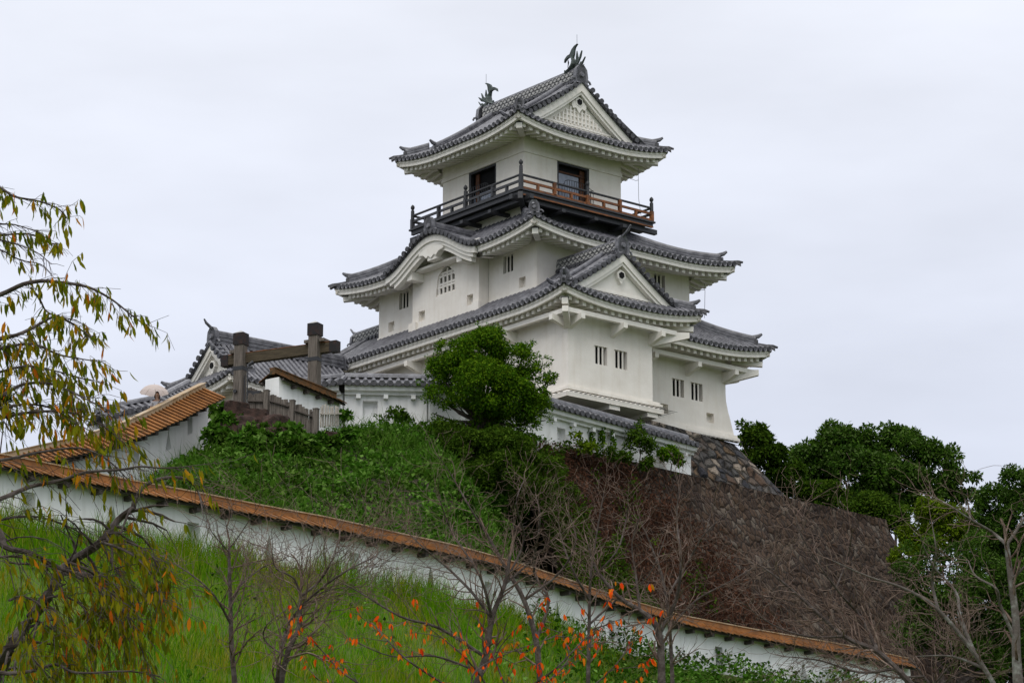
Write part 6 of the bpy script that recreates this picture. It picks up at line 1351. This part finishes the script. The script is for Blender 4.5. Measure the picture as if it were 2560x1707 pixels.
# ------------------------------------------------------------------ weeping cherry on the left
chb = at(-40, 1730, 25); ch = empty('weeping_cherry', (chb.x, chb.y, float(tz(chb.x, 25.))), label='weeping cherry with drooping twigs and yellowing leaves at the left edge', cat='tree'); o0 = ch.location
b = MB(); rd_ = random.Random(8); segs, lp_ = [], []
b.tube([Vector((-.1, 0, -.3)), Vector((-.08, 0, 1.5)), Vector((-.03, 0, (chb.z - o0.z) * .75)), chb - o0], [.14, .12, .10, .085], 9, cap=False)
CH = [  # path, D, r0, r1, twig density, leaf share, twig length
 ([(-40, 1730), (0, 1677), (23, 1622), (77, 1545), (116, 1495), (143, 1444), (174, 1406), (252, 1355), (294, 1301), (333, 1270)], 25, .070, .028, .3, .15, .7),
 ([(333, 1270), (340, 1243), (364, 1212), (410, 1195), (465, 1197), (495, 1228), (507, 1282)], 25, .026, .006, .55, .02, .45),
 ([(-60, 1250), (0, 1332), (15, 1367), (77, 1382), (128, 1410), (182, 1429), (260, 1440)], 24.5, .035, .012, .6, .05, .6),
 ([(-80, 760), (0, 737), (57, 711), (100, 703), (143, 705), (201, 713), (238, 725), (287, 754), (330, 789), (370, 817)], 25.5, .026, .005, .9, .9, .26),
 ([(77, 718), (100, 750), (115, 777), (146, 791), (190, 800)], 25.5, .012, .005, .8, .8, .22),
 ([(-60, 870), (0, 847), (43, 837), (86, 817), (132, 793), (165, 800), (201, 823), (228, 842)], 25.2, .024, .005, .9, .9, .24),
 ([(-60, 455), (0, 470), (37, 492), (100, 504), (149, 525), (169, 547)], 26, .016, .004, 1.0, .9, .24),
 ([(-60, 550), (0, 560), (37, 562), (95, 580)], 26, .012, .004, .9, .8, .25),
 ([(-60, 590), (0, 588), (72, 585), (115, 605), (146, 610)], 26, .012, .004, .9, .35, .25),
 ([(-60, 590), (0, 600), (57, 616), (100, 636), (126, 660)], 25.8, .010, .003, .8, .2, .25),
 ([(-60, 615), (0, 625), (50, 650), (100, 660), (126, 682)], 25.8, .009, .003, .5, .1, .2),
 ([(-60, 880), (0, 870), (80, 860), (143, 885), (190, 895), (255, 905)], 25, .018, .004, 1.1, 1., .28),
 ([(-60, 1000), (0, 990), (60, 960), (130, 960), (200, 990), (280, 1030)], 24.8, .022, .004, 1.3, 1., .34),
 ([(-60, 1060), (0, 1045), (80, 1030), (170, 1030), (250, 1060), (300, 1100)], 24.6, .02, .004, 1.2, .9, .36),
 ([(-60, 950), (0, 930), (70, 915), (150, 930), (220, 950)], 25, .016, .004, 1.2, 1., .3),
 ([(-80, 1270), (0, 1247), (77, 1216), (155, 1200), (217, 1180), (310, 1173), (348, 1166), (420, 1170), (480, 1164)], 24.3, .024, .004, .8, .35, .35),
 ([(-60, 1140), (0, 1150), (100, 1130), (200, 1120), (270, 1150), (330, 1210)], 24.4, .018, .004, .9, .5, .4),
 ([(252, 1355), (270, 1390), (300, 1440), (310, 1500), (300, 1560)], 24.6, .014, .004, 1.6, 1., .4),
 ([(252, 1355), (300, 1370), (350, 1400), (390, 1450), (400, 1500)], 24.4, .014, .004, 1.5, 1., .42),
 ([(174, 1406), (230, 1430), (260, 1480), (250, 1540)], 24.4, .014, .004, 1.6, 1., .42),
 ([(116, 1495), (160, 1490), (210, 1520), (230, 1590)], 24.2, .013, .004, 1.5, 1., .42),
 ([(77, 1545), (110, 1560), (150, 1590), (160, 1650)], 24.2, .013, .004, 1.5, 1., .42),
 ([(23, 1500), (60, 1490), (110, 1520), (130, 1570)], 24, .012, .004, 1.4, 1., .4),
 ([(182, 1429), (230, 1450), (290, 1500), (330, 1560), (350, 1620)], 24.3, .012, .004, 1.6, 1., .42),
 ([(290, 1330), (340, 1360), (390, 1400), (420, 1450)], 24.6, .010, .004, 1.3, .9, .36),
 ([(-40, 1400), (20, 1390), (80, 1400), (130, 1440)], 24.1, .014, .004, 1.3, .9, .4),
 ([(77, 1545), (60, 1590), (80, 1640), (120, 1690)], 24.0, .012, .004, 1.5, 1., .4),
 ([(-60, 1010), (0, 1020), (60, 1010), (130, 1020), (190, 1060)], 24.9, .016, .004, 1.4, 1., .34),
 ([(-60, 1640), (0, 1680), (77, 1677), (140, 1660), (193, 1681), (321, 1677), (400, 1690)], 24, .022, .005, .6, .15, .3),
 ([(200, 1390), (260, 1340), (300, 1330), (330, 1320)], 24.8, .014, .005, .8, .7, .3),
 ([(-60, 1330), (0, 1300), (80, 1290), (160, 1310), (230, 1350)], 24.5, .014, .004, .9, .15, .6),
 ([(230, 1610), (280, 1560), (330, 1520), (380, 1490)], 26, .010, .003, .8, 0., .3),
]
for path, D, r0, r1, dn, lf, tl_ in CH:
    P = limb_pts([(a[0], a[1], D + rd_.uniform(-.25, .25) * min(1, k)) for k, a in enumerate(path)], D); n = len(P); rr = [r0 + (r1 - r0) * i / (n - 1) for i in range(n)]
    b.tube([p - o0 for p in P], rr, 7)
    for i in range(1, n):
        d = (P[i] - P[i - 1]).normalized(); k = dn * (P[i] - P[i - 1]).length / .034
        while rd_.random() < k:
            k -= 1; c = (d * .7 + Vector((rd_.gauss(.15, .45), rd_.gauss(0, .5), rd_.gauss(-.1, .4)))).normalized(); here = []
            grow(segs, rd_, P[i], c, max(.0032, r1 * .6), tl_ * rd_.uniform(.4, 1.2), 1, 0, .16, .13, .3, .6, (15, 40), here, .0022)
            if rd_.random() < lf: lp_ += [h for h in here if rd_.random() < .75]
b.build('trunk', ['bark'], ch, smooth=True)
V, F = prisms(np.array([(s[0] - o0.x, s[1] - o0.y, s[2] - o0.z, s[3] - o0.x, s[4] - o0.y, s[5] - o0.z, s[6], s[7]) for s in segs]), 4); np_obj('crown', V, F, 'bark', ch)
lp_ = [q for q in lp_ for _ in range(rd_.choice((1, 1, 2, 3)))]; n = len(lp_); Pn = np.array([p - o0 for p, d in lp_]) + rng.normal(0, .012, (n, 3)); Dn = np.array([d * .25 for p, d in lp_]) + np.stack([rng.normal(.05, .22, n), rng.normal(0, .22, n), -np.ones(n)], 1)
V, F = curled(Pn, Dn, rng.uniform(.085, .15, n), .28); np_obj('foliage', V, F, 'cherry', ch); print('cherry', len(segs), n)

# ------------------------------------------------------------------ person with a parasol on the steps behind the climbing wall
D_ = 92.6; hd = at(393, 990, D_); zf_ = hd.z - 1.47
per = empty('person', (hd.x, hd.y, zf_), label='person in a white shirt with a dark shoulder bag strap under a pale parasol', cat='person')
def skin(name, joints, edges, m_, parent, lv=2):
    me = bpy.data.meshes.new(name); me.from_pydata([j[0] for j in joints], edges, []); me.materials.append(M[m_]); o = bpy.data.objects.new(name, me); col.objects.link(o); o.parent = parent
    s = o.modifiers.new('skin', 'SKIN'); sv = me.skin_vertices[0].data
    for i, j in enumerate(joints): sv[i].radius = j[1] if isinstance(j[1], tuple) else (j[1], j[1])
    sv[0].use_root = True; u = o.modifiers.new('sub', 'SUBSURF'); u.levels = lv; u.render_levels = lv; return o
M['skin'] = mat('skin', (.42, .25, .18), .6); M['shirt'] = mat('white_shirt', (.66, .66, .70), .85, (.56, .56, .6), 5); M['trousers'] = mat('dark_trousers', (.03, .035, .06), .85); M['hair'] = mat('dark_brown_hair', (.022, .012, .009), .5, (.045, .02, .015), 8, spec=.4); M['strap'] = mat('black_strap', (.02, .02, .025), .7)
M['parasol'] = leaf_mat('pale_parasol_fabric', [(.78, .70, .67), (.76, .68, .65)], trans=.5); M['eye'] = mat('dark_eye', (.02, .015, .01), .3); M['lip'] = mat('lips', (.35, .13, .11), .5)
J = [((0, 0, .84), (.13, .10)), ((0, 0, 1.0), (.115, .085)), ((0, 0, 1.18), (.135, .09)), ((0, 0, 1.28), (.10, .075)), ((0, -.005, 1.36), .045), ((0, -.02, 1.42), (.062, .07)), ((0, -.02, 1.51), (.072, .085)), ((0, -.015, 1.58), (.045, .055)),
     ((.16, 0, 1.26), .05), ((.21, -.03, 1.03), .038), ((.13, -.19, 1.10), .03), ((-.16, 0, 1.26), .05), ((-.20, .0, 1.02), .038), ((-.19, -.08, .82), .028), ((.085, 0, .76), .085), ((.09, .01, .44), .06), ((.09, .02, .08), .04), ((.09, -.12, .035), .035), ((-.085, 0, .76), .085), ((-.09, .01, .44), .06), ((-.09, .02, .08), .04), ((-.09, -.12, .035), .035)]
Ed = [(0, 1), (1, 2), (2, 3), (3, 4), (4, 5), (5, 6), (6, 7), (3, 8), (8, 9), (9, 10), (3, 11), (11, 12), (12, 13), (0, 14), (14, 15), (15, 16), (16, 17), (0, 18), (18, 19), (19, 20), (20, 21)]
skin('body', J, Ed, 'skin', per)
sj = [((0, 0, .80), (.165, .125)), ((0, 0, 1.0), (.14, .105)), ((0, 0, 1.18), (.16, .112)), ((0, 0, 1.275), (.125, .09)), ((.165, 0, 1.26), .07), ((.20, -.015, 1.12), .062), ((-.165, 0, 1.26), .07), ((-.19, 0, 1.10), .062)]
skin('shirt', sj, [(0, 1), (1, 2), (2, 3), (3, 4), (4, 5), (3, 6), (6, 7)], 'shirt', per)
skin('trousers', [((0, 0, .82), (.15, .12)), ((.088, 0, .72), .10), ((.09, .01, .44), .075), ((.09, .02, .1), .06), ((-.088, 0, .72), .10), ((-.09, .01, .44), .075), ((-.09, .02, .1), .06)], [(0, 1), (1, 2), (2, 3), (0, 4), (4, 5), (5, 6)], 'trousers', per)
skin('hair', [((0, .03, 1.585), (.075, .085)), ((0, .045, 1.50), (.09, .085)), ((0, .05, 1.40), (.095, .07)), ((0, .05, 1.34), (.085, .05)), ((.07, -.02, 1.50), .03), ((.075, -.02, 1.40), .03), ((-.07, -.02, 1.50), .03), ((-.075, -.02, 1.40), .03), ((0, -.07, 1.575), (.05, .028))], [(0, 1), (1, 2), (2, 3), (1, 4), (4, 5), (1, 6), (6, 7), (0, 8)], 'hair', per)
fc = MB()
for s in (-1, 1): fc.tube([(s * .028, -.098, 1.505), (s * .028, -.106, 1.505)], [.011, .007], 8)
fc.build('eyes', ['eye'], per)
fc = MB(); fc.tube([(0, -.095, 1.495), (0, -.118, 1.468), (0, -.10, 1.46)], [.009, .014, .01], 7); fc.build('nose', ['skin'], per)
fc = MB(); fc.bar((-.022, -.098, 1.435), (.022, -.098, 1.435), .012, .012); fc.build('mouth', ['lip'], per)
hn = MB(); g0 = Vector((.125, -.215, 1.12))
for k in range(4): hn.tube([g0 + Vector((.015, .02, -.018 + .019 * k)), g0 + Vector((-.005, -.022, -.018 + .019 * k)), g0 + Vector((-.03, -.015, -.018 + .019 * k)), g0 + Vector((-.028, .006, -.02 + .019 * k))], [.010, .009, .008, .007], 6)
hn.tube([g0 + Vector((-.005, .03, .02)), g0 + Vector((-.03, .018, .05)), g0 + Vector((-.03, -.004, .062))], [.011, .01, .008], 6)
g1_ = Vector((-.19, -.09, .78))
for k in range(4): hn.tube([g1_ + Vector((.0, -.02 + .02 * k, .02)), g1_ + Vector((.005, -.025 + .02 * k, -.04)), g1_ + Vector((.015, -.022 + .02 * k, -.075 + .01 * abs(k - 1)))], [.010, .009, .007], 6)
hn.tube([g1_ + Vector((.01, -.03, .03)), g1_ + Vector((.02, -.055, -.005)), g1_ + Vector((.022, -.058, -.03))], [.011, .01, .008], 6)
hn.build('hand', ['skin'], per)
st = MB(); st.sweep([(.14, -.02, 1.34), (.10, -.125, 1.26), (0, -.135, 1.08), (-.12, -.12, .92), (-.17, -.02, .80)], [(-.022, 0), (.022, 0), (.022, .012), (-.022, .012)]); st.build('bag_strap', ['strap'], per)
bg_ = MB(); bg_.box(-.30, -.16, -.05, .10, .62, .84); bg_.build('shoulder_bag', ['strap'], per)
pc = at(385, 985, D_ - .15); pz = at(385, 962, D_ - .15).z
pa = empty('parasol', (per.location.x + .10, per.location.y - .215, zf_ + 1.02), label='pale pink open parasol held over the person by the climbing wall', cat='parasol'); o0 = pa.location
apex = Vector((pc.x, pc.y, pz)) - o0; b = MB(); nr, Rd = 16, .49
rim = [[apex + Vector((Rd * math.sin(f * 1.25) / math.sin(1.25) * math.cos(a), Rd * math.sin(f * 1.25) / math.sin(1.25) * math.sin(a), -.27 * (1 - math.cos(f * 1.25)) / (1 - math.cos(1.25)) - (.02 * (1 - abs(math.cos(a * nr / 4))) * f))) for a in [2 * math.pi * k / (nr * 2) for k in range(nr * 2 + 1)]] for f in (0, .2, .4, .6, .8, 1)]
b.grid(rim); b.build('canopy', ['parasol'], pa, smooth=True)
b = MB()
for k in range(nr // 2):
    a = 2 * math.pi * k / (nr // 2); b.tube([apex + Vector((0, 0, -.02)), apex + Vector((Rd * .55 * math.cos(a), Rd * .55 * math.sin(a), -.075)), apex + Vector((Rd * .98 * math.cos(a), Rd * .98 * math.sin(a), -.262))], .005, 4)
b.build('ribs', ['pale_wood'], pa)
b = MB(); b.tube([Vector((0, 0, -.05)), apex + Vector((0, 0, .0)), apex + Vector((0, 0, .07))], [.009, .007, .004], 6); b.build('shaft', ['pale_wood'], pa)
# the steps the person stands on
stp = MB()
for k in range(26):
    q = upr[-1] + Vector((-1.3 - .30 * k, 1.1 - .22 * k, 0)); zz = zf_ + (per.location.x - q.x) * -.55
    stp.box(q.x - .16, q.x + .16, q.y - .6, q.y + 2.6, zz - .6, zz - .0)
stp.v = [(x, y, z) for x, y, z in stp.v]
so_ = stp.build('stone_steps', ['tile_pale']); tag(so_, kind='structure')
for o in (lwt, uw, swt, d1, d2, bk, ret, base, gate): o['kind'] = 'thing'
